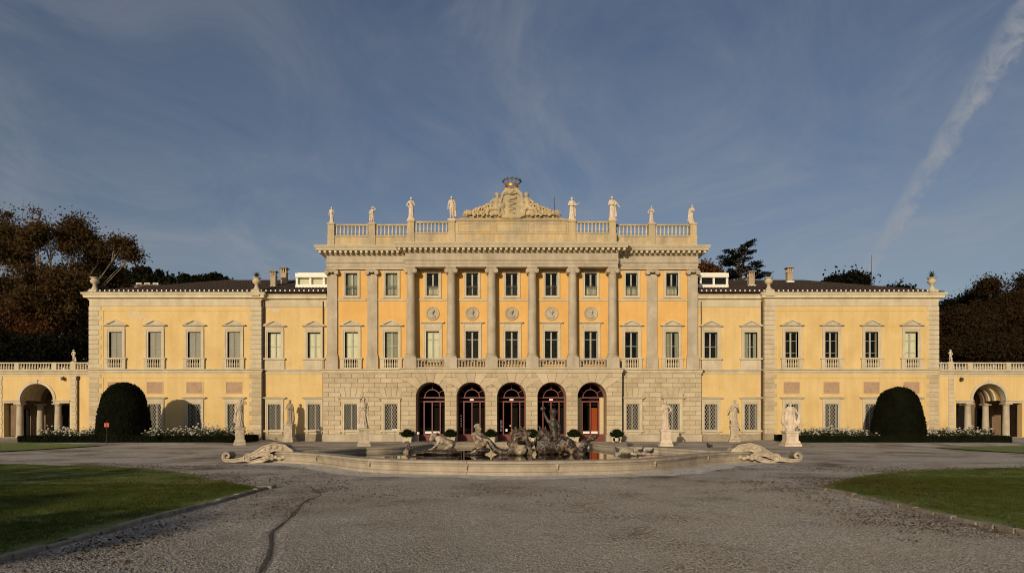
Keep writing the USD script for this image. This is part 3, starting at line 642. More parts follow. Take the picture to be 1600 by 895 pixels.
def architrave(m, c, Y, w, z0, z1, fw=.25, bottom=False):
    o = sbox(c - w / 2 - fw, z0 - (fw if bottom else 0), c + w / 2 + fw, z1 + fw); i1 = sbox(c - w / 2 - fw * .5, z0 - (fw * .5 if bottom else 1), c + w / 2 + fw * .5, z1 + fw * .5); i0 = sbox(c - w / 2, z0 - (0 if bottom else 1), c + w / 2, z1)
    m.poly(o.difference(i1), Y - .10, Y + .02); m.poly(i1.intersection(o).difference(i0), Y - .065, Y + .3)
UPK = {0: 'shutter', 1: 'shutter', 2: 'shutter', 3: 'shutter', 4: 'blind', 5: 'blind', 6: 'blind', 7: 'curtain', 8: 'blind', 14: 'half_curtain', 16: 'half_curtain', 20: 'blind'}
for i in range(21):
    c, Y = up[i], plane(i)
    t = part('window', palace)
    mid = 8 <= i <= 12
    z0, z1 = (UP0 - .35, UP1 + .06) if mid else (UP0, UP1)
    m = MB(); architrave(m, c, Y, WUP, z0, z1, .25)
    obj('frame', m, 'trim_stone', t)
    if mid:
        obj('hood', MB().box(c - .82, c + .82, Y - .08, Y + .02, z1 + .26, z1 + .62, .01).sweep([(c - .83, Y), (c - .83, Y - .06), (c + .83, Y - .06), (c + .83, Y)], [(-.06, z1 + .62), (.03, z1 + .62), (.08, z1 + .69), (.17, z1 + .71), (.19, z1 + .8), (-.06, z1 + .83)]).box(c - .80, c - .64, Y - .13, Y, z1 + .3, z1 + .62, .02).box(c + .64, c + .80, Y - .13, Y, z1 + .3, z1 + .62, .02), 'trim_stone', t)
    else:
        zb = 9.88
        m = MB().box(c - .80, c + .80, Y - .08, Y + .02, z1 + .252, zb, .01)
        m.sweep([(c - .84, Y), (c - .84, Y - .06), (c + .84, Y - .06), (c + .84, Y)], [(-.06, zb), (.03, zb), (.09, zb + .05), (.19, zb + .06), (.2, zb + .12), (-.06, zb + .13)])
        obj('hood', m, 'trim_stone', t)
        tri = Polygon([(c - 1.05, zb + .122), (c + 1.05, zb + .122), (c, zb + .60)]); m = MB()
        m.poly(tri.difference(Polygon([(c - .72, zb + .14), (c + .72, zb + .14), (c, zb + .46)])), Y - .25, Y + .02); m.poly(tri.buffer(-.05), Y - .12, Y + .01)
        obj('pediment', m, 'trim_stone', t)
    if UPK.get(i) != 'shutter': sash(t, c, Y, WUP, z0, z1, (.2, .66) if i in (0, 1, 2, 3, 17, 18, 19, 20) else (.12, .74) if mid else (.46,))
    if i in UPK: behind(t, c, Y, WUP, z0, z1, UPK[i])
    if not mid:
        m = MB().box(c - .98, c + .98, Y - .24, Y + .02, UP0 - .13, UP0 + .01, .015)
        obj('sill', m, 'trim_stone', t)
        if i in (4, 5, 15, 16):
            obj('apron', MB().box(c - .90, c + .90, Y - .12, Y + .02, ZS1, UP0 - .12, .01).box(c - .6, c + .6, Y - .135, Y, ZS1 + .15, UP0 - .25, .01), 'trim_stone', t)
        else:
            m = MB()
            for s_ in (-1, 1): m.box(c + s_ * .75 - .16, c + s_ * .75 + .16, Y - .19, Y + .02, ZS1, UP0 - .13, .01)
            m.box(c - .9, c + .9, Y - .2, Y + .02, ZS1 - .01, ZS1 + .13, .01)
            for k in range(6): baluster(m, c - .5 + k * .2, Y - .11, ZS1 + .13, UP0 - .13, .92)
            obj('balustrade', m, 'trim_stone', t)
TPK = {6: 'blind', 7: 'low_blind', 8: 'low_blind', 12: 'low_blind', 13: 'low_blind', 14: 'low_blind'}
for i in range(6, 15):
    c = up[i]; t = part('upper_window', palace)
    m = MB(); architrave(m, c, YS, WTP, TP0, TP1, .22, True); obj('frame', m, 'trim_stone', t)
    sash(t, c, YS, WTP, TP0, TP1, (), 'sash_paint')
    behind(t, c, YS, WTP, TP0, TP1, 'curtain' if i in (6, 7) else 'x')
    if TPK.get(i) == 'low_blind': behind(t, c, YS, WTP, TP0, TP1, 'low_blind')
    m = MB(); y = YS + .04
    for z in (TP0 + .05, TP0 + .72, TP0 + .82): m.box(c - WTP / 2, c + WTP / 2, y - .02, y + .02, z - .02, z + .02)
    for k in range(9): m.box(c - WTP / 2 + (k + .5) * WTP / 9 - .011, c - WTP / 2 + (k + .5) * WTP / 9 + .011, y - .011, y + .011, TP0 + .05, TP0 + .82)
    obj('railing', m, 'iron', t)
for i, c in gr.items():
    Y = YG - .045 if i in GWX else plane(i)
    t = part('ground_window', palace)
    m = MB(); architrave(m, c, Y, WGR, GR0, GR1, .24); obj('frame', m, 'trim_stone', t)
    z = GR1 + .24
    obj('hood', MB().box(c - .8, c + .8, Y - .09, Y + .02, z + .002, z + .2, .01).sweep([(c - .84, Y), (c - .84, Y - .07), (c + .84, Y - .07), (c + .84, Y)], [(-.07, z + .18), (.03, z + .18), (.09, z + .25), (.18, z + .27), (.2, z + .36), (-.07, z + .4)]), 'trim_stone', t)
    obj('sill', MB().box(c - .95, c + .95, Y - .2, Y + .02, GR0 - .16, GR0 + .002, .015).box(c - .72, c - .5, Y - .14, Y, GR0 - .34, GR0 - .162, .02).box(c + .5, c + .72, Y - .14, Y, GR0 - .34, GR0 - .162, .02).box(c - .495, c + .495, Y - .05, Y, GR0 - .34, GR0 - .162), 'trim_stone', t)
    lines = []
    R = sbox(c - WGR / 2, GR0, c + WGR / 2, GR1)
    for k in range(-15, 17):
        for s_ in (-1, 1):
            x0 = c + k * .215
            lines.append(LineString([(x0, GR0), (x0 + s_ * 1.40, GR0 + 2.3)]).buffer(.0145, cap_style=2))
    G = unary_union(lines).intersection(R).union(R.difference(R.buffer(-.035)))
    obj('grille', MB().poly(G, Y + .10, Y + .13), 'grille_paint', t)
    w = MB().poly(R.difference(sbox(c - WGR / 2 + .06, GR0 + .06, c + WGR / 2 - .06, GR1 - .06)), Y + .3, Y + .36); w.box(c - .05, c + .05, Y + .29, Y + .36, GR0 + .06, GR1 - .06)
    obj('sash', w, 'sash_paint', t)
    obj('pane', MB().box(c - WGR / 2 + .06, c + WGR / 2 - .06, Y + .32, Y + .326, GR0 + .06, GR1 - .06), 'window_glass', t)

# portico balustrades between the pedestals
for a, b in zip(COLS[:-1], COLS[1:]):
    x0, x1 = a + .54, b - .54; t = part('portico_balustrade', palace)
    obj('rail', MB().box(x0, x1, 54.12, 54.44, 6.9, 7.06, .02), 'sandstone', t)
    obj('rail', MB().box(x0, x1, 54.14, 54.42, ZS1 - .01, ZS1 + .11, .01), 'sandstone', t)
    m = MB()
    for k in range(9): baluster(m, x0 + (k + .5) * (x1 - x0) / 9, 54.28, ZS1 + .11, 6.9, .95)
    obj('balusters', m, 'sandstone', t, smooth=50)
obj('portico_floor', MB().box(EX0 - .3, EX1 + .3, YC + .02, YS + .02, 5.9, ZS1 - .012), 'sandstone', palace)

# medallions with busts in relief
for i in range(8, 13):
    c, z = up[i], PZ(489.8, YS); t = part('medallion', palace)
    obj('rim', MB().mb(MB().lathe([(.44, 0), (.44, .05), (.49, .09), (.56, .09), (.60, .05), (.60, 0)], n=36, cap=False), rot('x', PI / 2), (c, YS - .001, z)), 'sandstone', t, smooth=40)
    obj('field', MB().mb(MB().lathe([(.45, 0), (.45, .02)], n=32), rot('x', PI / 2), (c, YS - .001, z)), 'sandstone', t)
    s_ = (-1, 1, -1, 1, 1)[i - 8]; m = MB()
    m.ell((c, YS - .06, z - .28), (.28, .10, .16), 2); m.ell((c + .02 * s_, YS - .1, z - .07), (.08, .08, .14), 2); m.ell((c + .03 * s_, YS - .12, z + .15), (.13, .12, .17), 2, 3, .1); m.ell((c + .15 * s_, YS - .13, z + .13), (.04, .04, .035), 1); m.ell((c - .03 * s_, YS - .1, z + .22), (.15, .11, .13), 2, 5, .25)
    obj('bust', m, 'sandstone', t, smooth=True)

# ------------------------------------------------------------------ doors in the arches
YD = YC + 1.28
for k, c in enumerate(AC):
    t = part('arched_door', palace)
    A = arch(c, AR, .02); zt = PZ(627.2, YD); zl = PZ(621.8, YD)
    m = MB().poly(A.difference(arch(c, AR - .10, -1)), YD - .05, YD + .08)
    m.box(c - AR + .1, c + AR - .1, YD - .06, YD + .06, zt - .07, zt + .06).box(c - AR + .1, c + AR - .1, YD - .06, YD + .06, zl - .02, zl + .10)
    zc = zl + .1; rr = .68
    ring = Point(c, zc).buffer(rr, 20).difference(Point(c, zc).buffer(rr - .075, 20)).intersection(sbox(c - 2, zc, c + 2, zc + 2))
    m.poly(ring, YD - .05, YD + .05)
    for a in (-58, 0, 58):
        sn, cs = math.sin(math.radians(a)), math.cos(math.radians(a))
        m.poly(LineString([(c + rr * sn, zc + rr * cs), (c + (AR - .05) * sn, zc + (AR - .05) * cs + (ASP - zc) * .6)]).buffer(.028, cap_style=2).intersection(A), YD - .04, YD + .04)
    obj('frame', m, 'red_paint', t)
    for s_ in (-1, 0, 1):
        x = c + s_ * .70
        obj('mullion', MB().box(x - .055, x + .055, YD - .055, YD + .055, .02, zt - .07, .008), 'red_paint', t)
    for s_ in (-1, 1):
        a, b = (c - .645, c - .055) if s_ < 0 else (c + .055, c + .645)
        obj('kick_panel', MB().box(a, b, YD - .03, YD + .03, .03, .62, .01).box(a + .08, b - .08, YD - .045, YD, .12, .52, .015), 'red_paint', t)
        if not (k == 4 and s_ > 0): pass
        obj('pane', MB().box(a, b, YD - .004, YD + .004, .62, zt - .07), 'window_glass', t)
        a, b = (c - AR + .1, c - .755) if s_ < 0 else (c + .755, c + AR - .1)
        obj('pane', MB().box(a, b, YD - .004, YD + .004, .62, zt - .07), 'window_glass', t)
        obj('kick_panel', MB().box(a, b, YD - .03, YD + .03, .03, .62), 'red_paint', t)
    obj('fanlight', MB().poly(arch(c, AR - .1, zl + .1).intersection(sbox(c - 2, zl + .1, c + 2, 9)), YD - .004, YD + .004), 'window_glass', t)
    if k in (0, 4):
        for s_ in (-.35, .35): obj('notice_strip', MB().box(c + s_ - .28, c + s_ + .28, YD - .02, YD - .012, .66, .86), 'paper_white', t)
    if k in (1, 2, 3): obj('exit_lamp', MB().box(c - .17, c + .17, YD - .16, YD - .05, zt + .08, zt + .24, .02), 'paper_white', t)
    if k == 4:
        obj('curtain', MB().box(c + .08, c + .62, YD + .12, YD + .16, .5, 2.9, .01), 'red_curtain', t)
        for s_ in (-1, 1):
            a, b = (c - AR + .07, c - .78) if s_ < 0 else (c + .78, c + AR - .07)
            obj('side_board', MB().box(a, b, YD - .10, YD - .06, .62, zl + .05, .01), 'cream_panel', t)
    if k == 2:
        for px, py, w, h in ((-1.0, 1.5, .2, .32), (-.98, 1.16, .3, .26), (-1.0, .86, .18, .24), (-.52, .84, .16, .24), (-.16, 1.28, .09, .12)):
            obj('notice', MB().box(c + px, c + px + w, YD - .012, YD - .006, py, py + h), 'paper_white', t)
    if k == 1:
        for j in range(5): obj('notice', MB().box(c - .98, c - .87, YD - .012, YD - .006, 1.25 + j * .22, 1.38 + j * .22), 'paper_white', t)
obj('threshold', MB().box(XE + .2, XF - .2, YC - .35, YC + 1.5, -.1, .018, .006), 'grey_stone', palace)
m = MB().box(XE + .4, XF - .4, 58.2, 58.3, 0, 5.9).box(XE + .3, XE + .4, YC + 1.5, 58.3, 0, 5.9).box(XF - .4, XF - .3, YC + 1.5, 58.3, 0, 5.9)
obj('hall_wall', m, 'dark_interior', palace)  # hall painted near-black in place of its own shade

# drainpipes in the inner corners
for x, Y, h in ((XA + .13, YW - .1, 12.1), (XB - .13, YW - .1, 12.1)):
    t = part('drainpipe', palace)
    obj('pipe', MB().tube([(x, Y, 0.05), (x, Y, 3), (x, Y, 6), (x, Y, 9), (x, Y, h)], .085, 10), 'pipe_copper', t, smooth=40)
    for z in (1.5, 4.0, 7.0, 10.0): obj('bracket', MB().lathe([(.086, z), (.11, z), (.11, z + .07), (.086, z + .07)], (x, Y, 0), 10, cap=False), 'pipe_copper', t)
for x, Y in ((XC - .12, YW - .1), (XD + .12, YW - .1)):
    obj('thin_pipe', MB().tube([(x, Y, .05), (x, Y, 6), (x, Y, 12.1)], .045, 8), 'pipe_copper', palace)

# ------------------------------------------------------------------ roofs
ZR0, ZR1, YR = 12.76, 15.35, 62.3
def roof_half(xo, xi, sgn):
    """a hipped roof of pantile rows laid over the wing; xo outer corner, xi inner end"""
    hip = 8.6 * sgn; m = MB(); rows = 20; ye = YP - .32
    def P(u, v):                                         # u along, v up the slope
        a = xo + hip * v; return (a + (xi - a) * u, ye + (YR - ye) * v, ZR0 + (ZR1 - ZR0) * v)
    for r in range(rows):
        v0, v1 = r / rows, (r + 1) / rows
        w = abs(xi - xo) * (1 - .3 * v0); n = int(w / .3)
        for k in range(n):
            a, b = k / n, (k + 1) / n; mu = (a + b) / 2
            p = [np.array(P(a, v0)), np.array(P(mu, v0)), np.array(P(b, v0)), np.array(P(a, v1)), np.array(P(mu, v1)), np.array(P(b, v1))]
            lift = np.array([0, -.01, .075])
            p[1] = p[1] + lift; p[4] = p[4] + lift * .6
            p[0][2] += .03; p[2][2] += .03; q0 = p[0] - [0, 0, .05]; q1 = p[1] - [0, 0, .05]; q2 = p[2] - [0, 0, .05]
            m.add(p + [q0, q1, q2], [(0, 1, 4, 3), (1, 2, 5, 4), (6, 7, 1, 0), (7, 8, 2, 1)])
    t = part('wing_roof', palace)
    obj('roof_tiles', m, 'roof_tile', t, kind='stuff')
    b = MB()
    p = [P(0, 0), P(1, 0), P(1, 1), P(0, 1)]; bk = [(xo, 69.8, ZR0), (xi, 69.8, ZR0)]
    b.add([(x, y, z - .06) for x, y, z in p + bk], [(0, 1, 2, 3), (4, 3, 2, 5), (0, 3, 4, 4)])
    obj('roof_deck', b, 'roof_tile', t)
    rg = MB().tube([P(0, 1), P(1, 1)], .12, 6).tube([P(0, 0), P(0, 1)], .11, 6); obj('ridge_tiles', rg, 'roof_tile', t)
    s_ = MB()
    n = int(abs(xi - xo) / .42)
    for k in range(n + 1):
        x, y, z = P((k + .3) / (n + 1), .035)
        s_.box(x - .055, x + .055, y - .03, y + .05, z + .04, z + .17, .01)
    obj('snow_guards', s_, 'white_paint', t, kind='stuff')
    return P
PL = roof_half(XL - .3, cl - .02, 1); PR = roof_half(XR + .3, cr + .02, -1)
obj('centre_roof', MB().box(cl + .1, cr - .1, 55.3, 73.9, 16.7, 16.95), 'grey_stone', palace)
for x0, x1 in ((PX(464, 57.6), PX(511.5, 57.6) + .9), (PX(1089.5, 57.6) - .9, PX(1136, 57.6))):
    t = part('roof_lantern', palace); Y = 57.6
    z0, z1, z2 = PZ(447.5, Y), PZ(434.0, Y), PZ(427.0, Y)
    obj('base', MB().box(x0 - .1, x1 + .1, Y - .15, Y + 3.4, z0 - .4, z0 + .16, .02), 'white_paint', t)
    obj('lid', MB().box(x0 - .12, x1 + .12, Y - .18, Y + 3.5, z1, z2, .03).box(x0 + .1, x1 - .1, Y, Y + 3, z2, z2 + .07), 'white_paint', t)
    n = 3
    for k in range(n + 1):
        x = x0 + (x1 - x0) * k / n
        obj('mullion', MB().box(x - .09, x + .09, Y - .05, Y + .1, z0 + .16, z1, .01), 'white_paint', t)
    for k in range(n): obj('pane', MB().box(x0 + (x1 - x0) * k / n + .09, x0 + (x1 - x0) * (k + 1) / n - .09, Y + .01, Y + .02, z0 + .16, z1), 'window_glass', t)
    obj('blind' if x0 < 0 else 'curtain', MB().box(x0, x1, Y + .25, Y + .27, z0 + .1, z1 + .05), 'blind_cloth' if x0 < 0 else 'dark_interior', t)  # right lantern: near-black sheet painted as its unlit inside, not cloth
for px, y0, y1, Y, w in ((427.8, 449, 423, 58.6, .46), (444.3, 446, 418, 60.3, .52), (1173.2, 447.5, 424, 59.0, .52), (1233, 441, 417.5, 61.5, .5)):
    x = PX(px, Y); z0, z1 = PZ(y0, Y), PZ(y1, Y); t = part('chimney', palace); w /= 2
    obj('stack', MB().box(x - w, x + w, Y - w, Y + w, z0 - .6, z1 - .52, .015).box(x - w - .04, x + w + .04, Y - w - .04, Y + w + .04, z1 - .58, z1 - .5, .01), 'chimney_plaster', t)
    m = MB()
    for sx in (-1, 0, 1):
        for sy in (-1, 1): m.box(x + sx * (w - .05) - .05, x + sx * (w - .05) + .05, Y + sy * (w - .06) - .05, Y + sy * (w - .06) + .05, z1 - .5, z1 - .13)
    m.box(x - w * .55, x + w * .55, Y - w * .4, Y + w * .4, z1 - .5, z1 - .14)
    obj('vents', m, 'chimney_plaster', t)
    obj('cap', MB().box(x - w - .13, x + w + .13, Y - w - .13, Y + w + .13, z1 - .13, z1 - .06, .015).box(x - w, x + w, Y - w, Y + w, z1 - .06, z1, .02), 'grey_stone', t)
    obj('flashing', MB().box(x - w - .1, x + w + .1, Y - w - .12, Y + w + .1, z0 - .4, z0 + .06, .01), 'white_paint', t)
# ------------------------------------------------------------------ carved figures: blended bodies, surface nets
def nets(F, o, h):
    s = F < 0; c = np.zeros(np.array(F.shape) - 1, np.int8)
    K = [(a, b, d) for a in (0, 1) for b in (0, 1) for d in (0, 1)]
    nx, ny, nz = c.shape
    for a, b, d in K: c += s[a:a + nx, b:b + ny, d:d + nz]
    I = np.argwhere((c > 0) & (c < 8)); idx = -np.ones(c.shape, int); idx[tuple(I.T)] = np.arange(len(I))
    acc = np.zeros((len(I), 3)); cnt = np.zeros(len(I))
    for i, a in enumerate(K):
        for b in K[i + 1:]:
            if sum(abs(p - q_) for p, q_ in zip(a, b)) != 1: continue
            fa, fb = F[tuple((I + a).T)], F[tuple((I + b).T)]; mk = (fa < 0) != (fb < 0)
            t = np.where(mk, fa / np.where(mk, fa - fb, 1), 0)[:, None]
            acc[mk] += (np.array(a) + t * (np.array(b) - np.array(a)))[mk]; cnt[mk] += 1
    v = o + h * (I + acc / cnt[:, None]); f = []
    for ax_ in range(3):
        u, w = (ax_ + 1) % 3, (ax_ + 2) % 3
        sl0 = [slice(1, -1)] * 3; sl1 = [slice(1, -1)] * 3; sl0[ax_] = slice(0, -1); sl1[ax_] = slice(1, None)
        A, B = s[tuple(sl0)], s[tuple(sl1)]
        E_ = np.argwhere(A != B); fl = A[tuple(E_.T)]
        base = E_.copy(); base[:, u] += 1; base[:, w] += 1
        def at(du, dw):
            p = base.copy(); p[:, u] += du; p[:, w] += dw; return idx[tuple(p.T)]
        Q = np.stack([at(-1, -1), at(0, -1), at(0, 0), at(-1, 0)], 1)
        f.append(np.where(fl[:, None], Q, Q[:, ::-1]))
    return v, np.vstack(f)
def sdf_eval(P, prims, k):
    D = np.full(P.shape[:-1], 9.0)
    for p in prims:
        if p[0] in 'cx':
            a, b = np.array(p[1], float), np.array(p[2], float); ba = b - a
            t = np.clip(((P - a) @ ba) / max(ba @ ba, 1e-9), 0, 1)
            d = np.linalg.norm(P - a - t[..., None] * ba, axis=-1) - (p[3] + t * (p[4] - p[3]))
        else:
            q_ = (P - np.array(p[1])) / np.array(p[2]); n_ = np.linalg.norm(q_, axis=-1)
            d = (n_ - 1) * min(p[2])
        if p[0] in 'xy': D = np.maximum(D, -d); continue
        hh = np.clip(.5 + .5 * (D - d) / k, 0, 1); D = D * (1 - hh) + d * hh - k * hh * (1 - hh)
    return D
def blend(prims, h=.02, k=.04, disp=None, floor=None):
    pts = []
    for p in prims:
        if p[0] == 'c':
            r = max(p[3], p[4]); pts += [np.array(p[1]) - r, np.array(p[1]) + r, np.array(p[2]) - r, np.array(p[2]) + r]
        elif p[0] == 'e': pts += [np.array(p[1]) - p[2], np.array(p[1]) + p[2]]
    pts = np.array(pts); lo = pts.min(0) - 4 * h - .02; hi = pts.max(0) + 4 * h + .02
    n = np.ceil((hi - lo) / h).astype(int) + 1
    P = np.stack(np.meshgrid(*[lo[i] + h * np.arange(n[i]) for i in range(3)], indexing='ij'), -1)
    D = sdf_eval(P, prims, k)
    if disp is not None: D = D + disp(P)
    if floor is not None: D = np.maximum(D, floor - P[..., 2])
    return MB().add(*nets(D, lo, h))
ARM = dict(down=((.27, .03, 1.13), (.28, -.05, .86)), hip=((.37, .05, 1.15), (.19, -.10, 1.0)), chest=((.28, -.05, 1.14), (.0, -.20, 1.28)), belly=((.29, -.02, 1.13), (.03, -.21, 1.09)),
           up=((.37, -.02, 1.50), (.17, -.05, 1.70)), out=((.30, -.10, 1.17), (.47, -.22, 1.22)), lift=((.36, 0, 1.52), (.40, -.05, 1.84)), wide=((.38, -.02, 1.22), (.50, -.1, 1.0)))
def figure(aL='down', aR='down', robe=2, seed=0, head=(0, 0), lean=0.0, cloak=None, child=False, hold=None, h=.02, beard=False, folds=9):
    r_ = np.random.default_rng(seed); X = []
    hs = 1.28 if child else 1.0
    ch = lean
    def C(a, b, ra, rb): X.append(('c', a, b, ra, rb))
    def E(c, r): X.append(('e', c, np.array(r)))
    E((-.01 + ch * .2, 0, .95), (.165, .125, .14)); C((0 + ch * .3, 0, 1.0), (ch * .7, -.01, 1.2), .125, .13); E((ch * .9, -.01, 1.32), (.175, .125, .17)); C((-.15 + ch, 0, 1.43), (.15 + ch, 0, 1.43), .07, .07)
    C((ch, 0, 1.42), (ch + head[0] * .3, -.01, 1.56), .058, .052)
    hc = np.array([ch + head[0], -.02 + head[1] * .0, 1.655 if not child else 1.66])
    E(hc, np.array([.083, .10, .122]) * hs); f = np.array([head[0] * .5, -.10 * hs, 0]); E(hc + [head[0] * .5, -.085 * hs, -.06 * hs], np.array([.05, .045, .055]) * hs)
    C(hc + f + [0, -.005, .035], hc + f + [0, -.028, -.012], .012, .018)
    E(hc + [0, .025, .035], np.array([.10, .105, .105]) * hs)
    for q_ in range(7):
        a = q_ * 2 * PI / 7; E(hc + [.085 * hs * math.cos(a), .03 + .08 * hs * math.sin(a) * .8, .05], np.array([.03, .03, .032]) * hs)
    if beard: E(hc + [head[0] * .5, -.09, -.10], (.055, .05, .075))
    W = []
    for s_, n_ in ((-1, aL), (1, aR)):
        e, w = [np.array(p) * [s_, 1, 1] + [ch, 0, 0] for p in ARM[n_]]
        C((s_ * .185 + ch, 0, 1.42), e, .062, .048); C(e, w, .046, .034); d = (w - e) / np.linalg.norm(w - e)
        C(w, w + d * .07, .036, .034); C(w + d * .07, w + d * .145, .032, .018); C(w + d * .03, w + d * .07 + [-s_ * .035, -.02, 0], .016, .012); W.append(w + d * .08)
    for s_ in (-1, 1):
        k_ = (s_ * .095, -.05 if s_ > 0 else -.0, .50); a_ = (s_ * .10 + (.03 if s_ > 0 else 0), .02, .09)
        C((s_ * .09, 0, .92), k_, .095, .064); C(k_, a_, .066, .042); C(a_, (a_[0] + s_ * .02, -.15, .045), .045, .034)
    if robe:
        top = 1.02 if robe == 1 else 1.36
        C((.0, .01, .98), (.01, .02, .14), .15, .215); C((0, .02, .14), (0, .02, .06), .225, .235)
        if robe == 1:
            for a0 in np.linspace(0, 2 * PI, 9)[:-1]: E((.155 * math.cos(a0), .12 * math.sin(a0), .98 + .04 * math.cos(a0)), (.065, .055, .05))
        else:
            C((ch * .8, 0, 1.3), (.0, .0, 1.0), .165, .15)
            for a0 in np.linspace(0, 2 * PI, 9)[:-1]: E((.145 * math.cos(a0) + ch * .4, .11 * math.sin(a0), 1.13), (.04, .04, .025))
    if cloak:
        s_ = cloak
        C((-s_ * .16 + ch, .0, 1.46), (s_ * .12, -.13, 1.12), .05, .065); C((s_ * .12, -.13, 1.12), (s_ * .22, -.02, .95), .065, .07); C((s_ * .24, .02, 1.2), (s_ * .29, .05, .28), .06, .10); C((-s_ * .14 + ch, .08, 1.45), (s_ * .1, .14, .35), .08, .14)
    if hold == 'staff': C(W[1] + [0, 0, -1.0], W[1] + [0, 0, .5], .022, .022)
    if hold == 'drape': C(W[0], W[0] + [-.05, .02, -.55], .05, .11); C(W[0] + [-.05, .02, -.5], (-.2, .05, .25), .1, .09)
    if hold == 'both': 
        for w, s_ in zip(W, (-1, 1)): C(w, w + [-s_ * .04, .06, -.45], .06, .13); C(w + [-s_ * .04, .06, -.45], (s_ * .24, .06, .16), .13, .10); C((s_ * .2, .1, 1.3), (s_ * .3, .1, .5), .08, .14); C((s_ * .17 + ch, .06, 1.44), w + [0, .05, .02], .05, .05)
    if hold == 'stump': C((.25, .08, .0), (.22, .06, .62), .10, .085)
    ph = r_.uniform(0, 6)
    def disp(P):
        z = P[..., 2]; th = np.arctan2(P[..., 1] - .01, P[..., 0])
        mk = np.clip((1.02 - z) / .25, 0, 1) if robe else np.clip((z - 9), 0, 1)
        wv = np.sin(th * folds + ph + 1.6 * np.sin(z * 3 + ph) + z * 2.2) + .5 * np.sin(th * folds * 1.9 + z * 4 - ph)
        nz_ = meshkit.noise(P * 9 + seed * 3.1, seed) - .5
        return -.016 * mk * wv + .012 * nz_ - (.010 * np.sin(th * 13 + z * 19 + ph) * np.clip((z - 1.0) / .1, 0, 1) * np.clip((1.42 - z) / .1, 0, 1) if robe == 2 else 0)
    m = blend(X, h, .035, disp, floor=.0)
    return m
def statue(px, Y, z, H, label, rz=0.0, mat='marble', group=None, plinth=.12, name='statue', pose={}, x=None):
    s_ = H / (1.80 + plinth)
    t = thing(name, label, 'statue', (PX(px, Y) if x is None else x, Y, z), group=group)
    f = figure(**pose); v, q_ = f.arr()
    R_ = rot('z', rz)
    obj('figure', MB().add((v @ R_.T) * s_ + [0, 0, plinth * s_], q_), mat, t, smooth=True)
    pb = MB().box(-.30 * s_, .30 * s_, -.26 * s_, .26 * s_, 0, plinth * s_ + .01, .02 * s_)
    obj('plinth', pb, mat, t)
    return t
zt = 18.715
G1 = 'statues along the palace roof'
statue(518.3, YA, zt, PZ(323.5, YA) - zt, 'leftmost rooftop statue, small, short tunic and one arm across the chest', pose=dict(aL='down', aR='belly', robe=2, seed=1, folds=7), group=G1, rz=.3)
statue(581.8, YA, zt, PZ(323, YA) - zt, 'small rooftop statue, second from the left, nude with a hand raised to its head', pose=dict(aL='hip', aR='up', robe=0, seed=2, cloak=-1), group=G1)
statue(642.6, YB, zt, PZ(308, YB) - zt, 'large rooftop statue third from the left, bare chest and skirt of drapery', pose=dict(aL='hip', aR='chest', robe=1, seed=3), group=G1, rz=.15)
statue(705.9, YB, zt, PZ(306.5, YB) - zt, 'large rooftop statue just left of the carved coat of arms, nude with lowered arms', pose=dict(aL='down', aR='down', robe=0, seed=4, cloak=1), group=G1)
statue(893.5, YB, zt, PZ(308, YB) - zt, 'large rooftop statue just right of the carved coat of arms, robed with arm held out', pose=dict(aL='belly', aR='out', robe=2, seed=5, cloak=1), group=G1, rz=.2)
statue(956.5, YB, zt, PZ(306.5, YB) - zt, 'large rooftop statue third from the right, robed with arm across the waist', pose=dict(aL='belly', aR='wide', robe=2, seed=6, cloak=1), group=G1)
statue(1017.6, YA, zt, PZ(322, YA) - zt, 'small rooftop statue second from the right, draped with a hand at the breast', pose=dict(aL='hip', aR='chest', robe=1, seed=7, head=(.03, 0), lean=.02), group=G1, rz=-.2)
statue(1080, YA, zt, PZ(320.5, YA) - zt, 'rightmost rooftop statue, small, leaning with an arm drawn across its body', pose=dict(aL='belly', aR='chest', robe=1, seed=8, head=(.06, 0), lean=.05, cloak=-1), group=G1, rz=-.4)

def garden_statue(px, Y, zt_, top, pw, label, rz=0.0, pose={}, mat='old_marble', tone='old_marble'):
    """statue on a moulded pedestal whose top stands at zt_"""
    x = PX(px, Y); w = pw / 2
    t = thing('garden_statue', label, 'statue', (x, Y, 0), group='statues in front of the palace')
    R_ = rot('z', rz)
    b = MB().box(-w * 1.42, w * 1.42, -w * 1.42, w * 1.42, -.1, .16, .02).box(-w * 1.3, w * 1.3, -w * 1.3, w * 1.3, .16, .26, .04).box(-w, w, -w, w, .26, zt_ - .16, .015)
    b.sweep([(-w, w), (-w, -w), (w, -w), (w, w), (-w, w)][:4], [(-.05, .26), (.22 * w, .26), (.18 * w, .33), (.03, .40), (-.05, .40)])
    b.box(-w * 1.08, w * 1.08, -w * 1.08, w * 1.08, zt_ - .17, zt_ - .11, .01).box(-w * 1.24, w * 1.24, -w * 1.24, w * 1.24, zt_ - .11, zt_, .02)
    obj('pedestal', b.mb(MB(), None) if False else MB().mb(b, R_), tone, t)
    obj('pedestal_panel', MB().mb(MB().poly(sbox(-w * .72, .5, w * .72, zt_ - .28).difference(sbox(-w * .58, .58, w * .58, zt_ - .36)), -w - .018, -w + .01), R_), tone, t)
    f = figure(**pose); v, q_ = f.arr(); s_ = (top - zt_) / 1.88
    obj('figure', MB().add((v @ R_.T) * s_ + [0, 0, zt_ + .09 * s_], q_), mat, t, smooth=True)
    obj('rock_base', MB().ell((0, 0, zt_ + .06 * s_), (.30 * s_, .27 * s_, .13 * s_), 3, 4, .12), mat, t, smooth=True)
    return t
garden_statue(375, 46.7, PZ(667.5, 46.7), PZ(622.5, 46.7), .62, 'robed statue with a hand at its head, beside the end of the left rose bed', rz=.35, pose=dict(aL='belly', aR='up', robe=2, seed=21, head=(.03, 0), cloak=-1, h=.016))
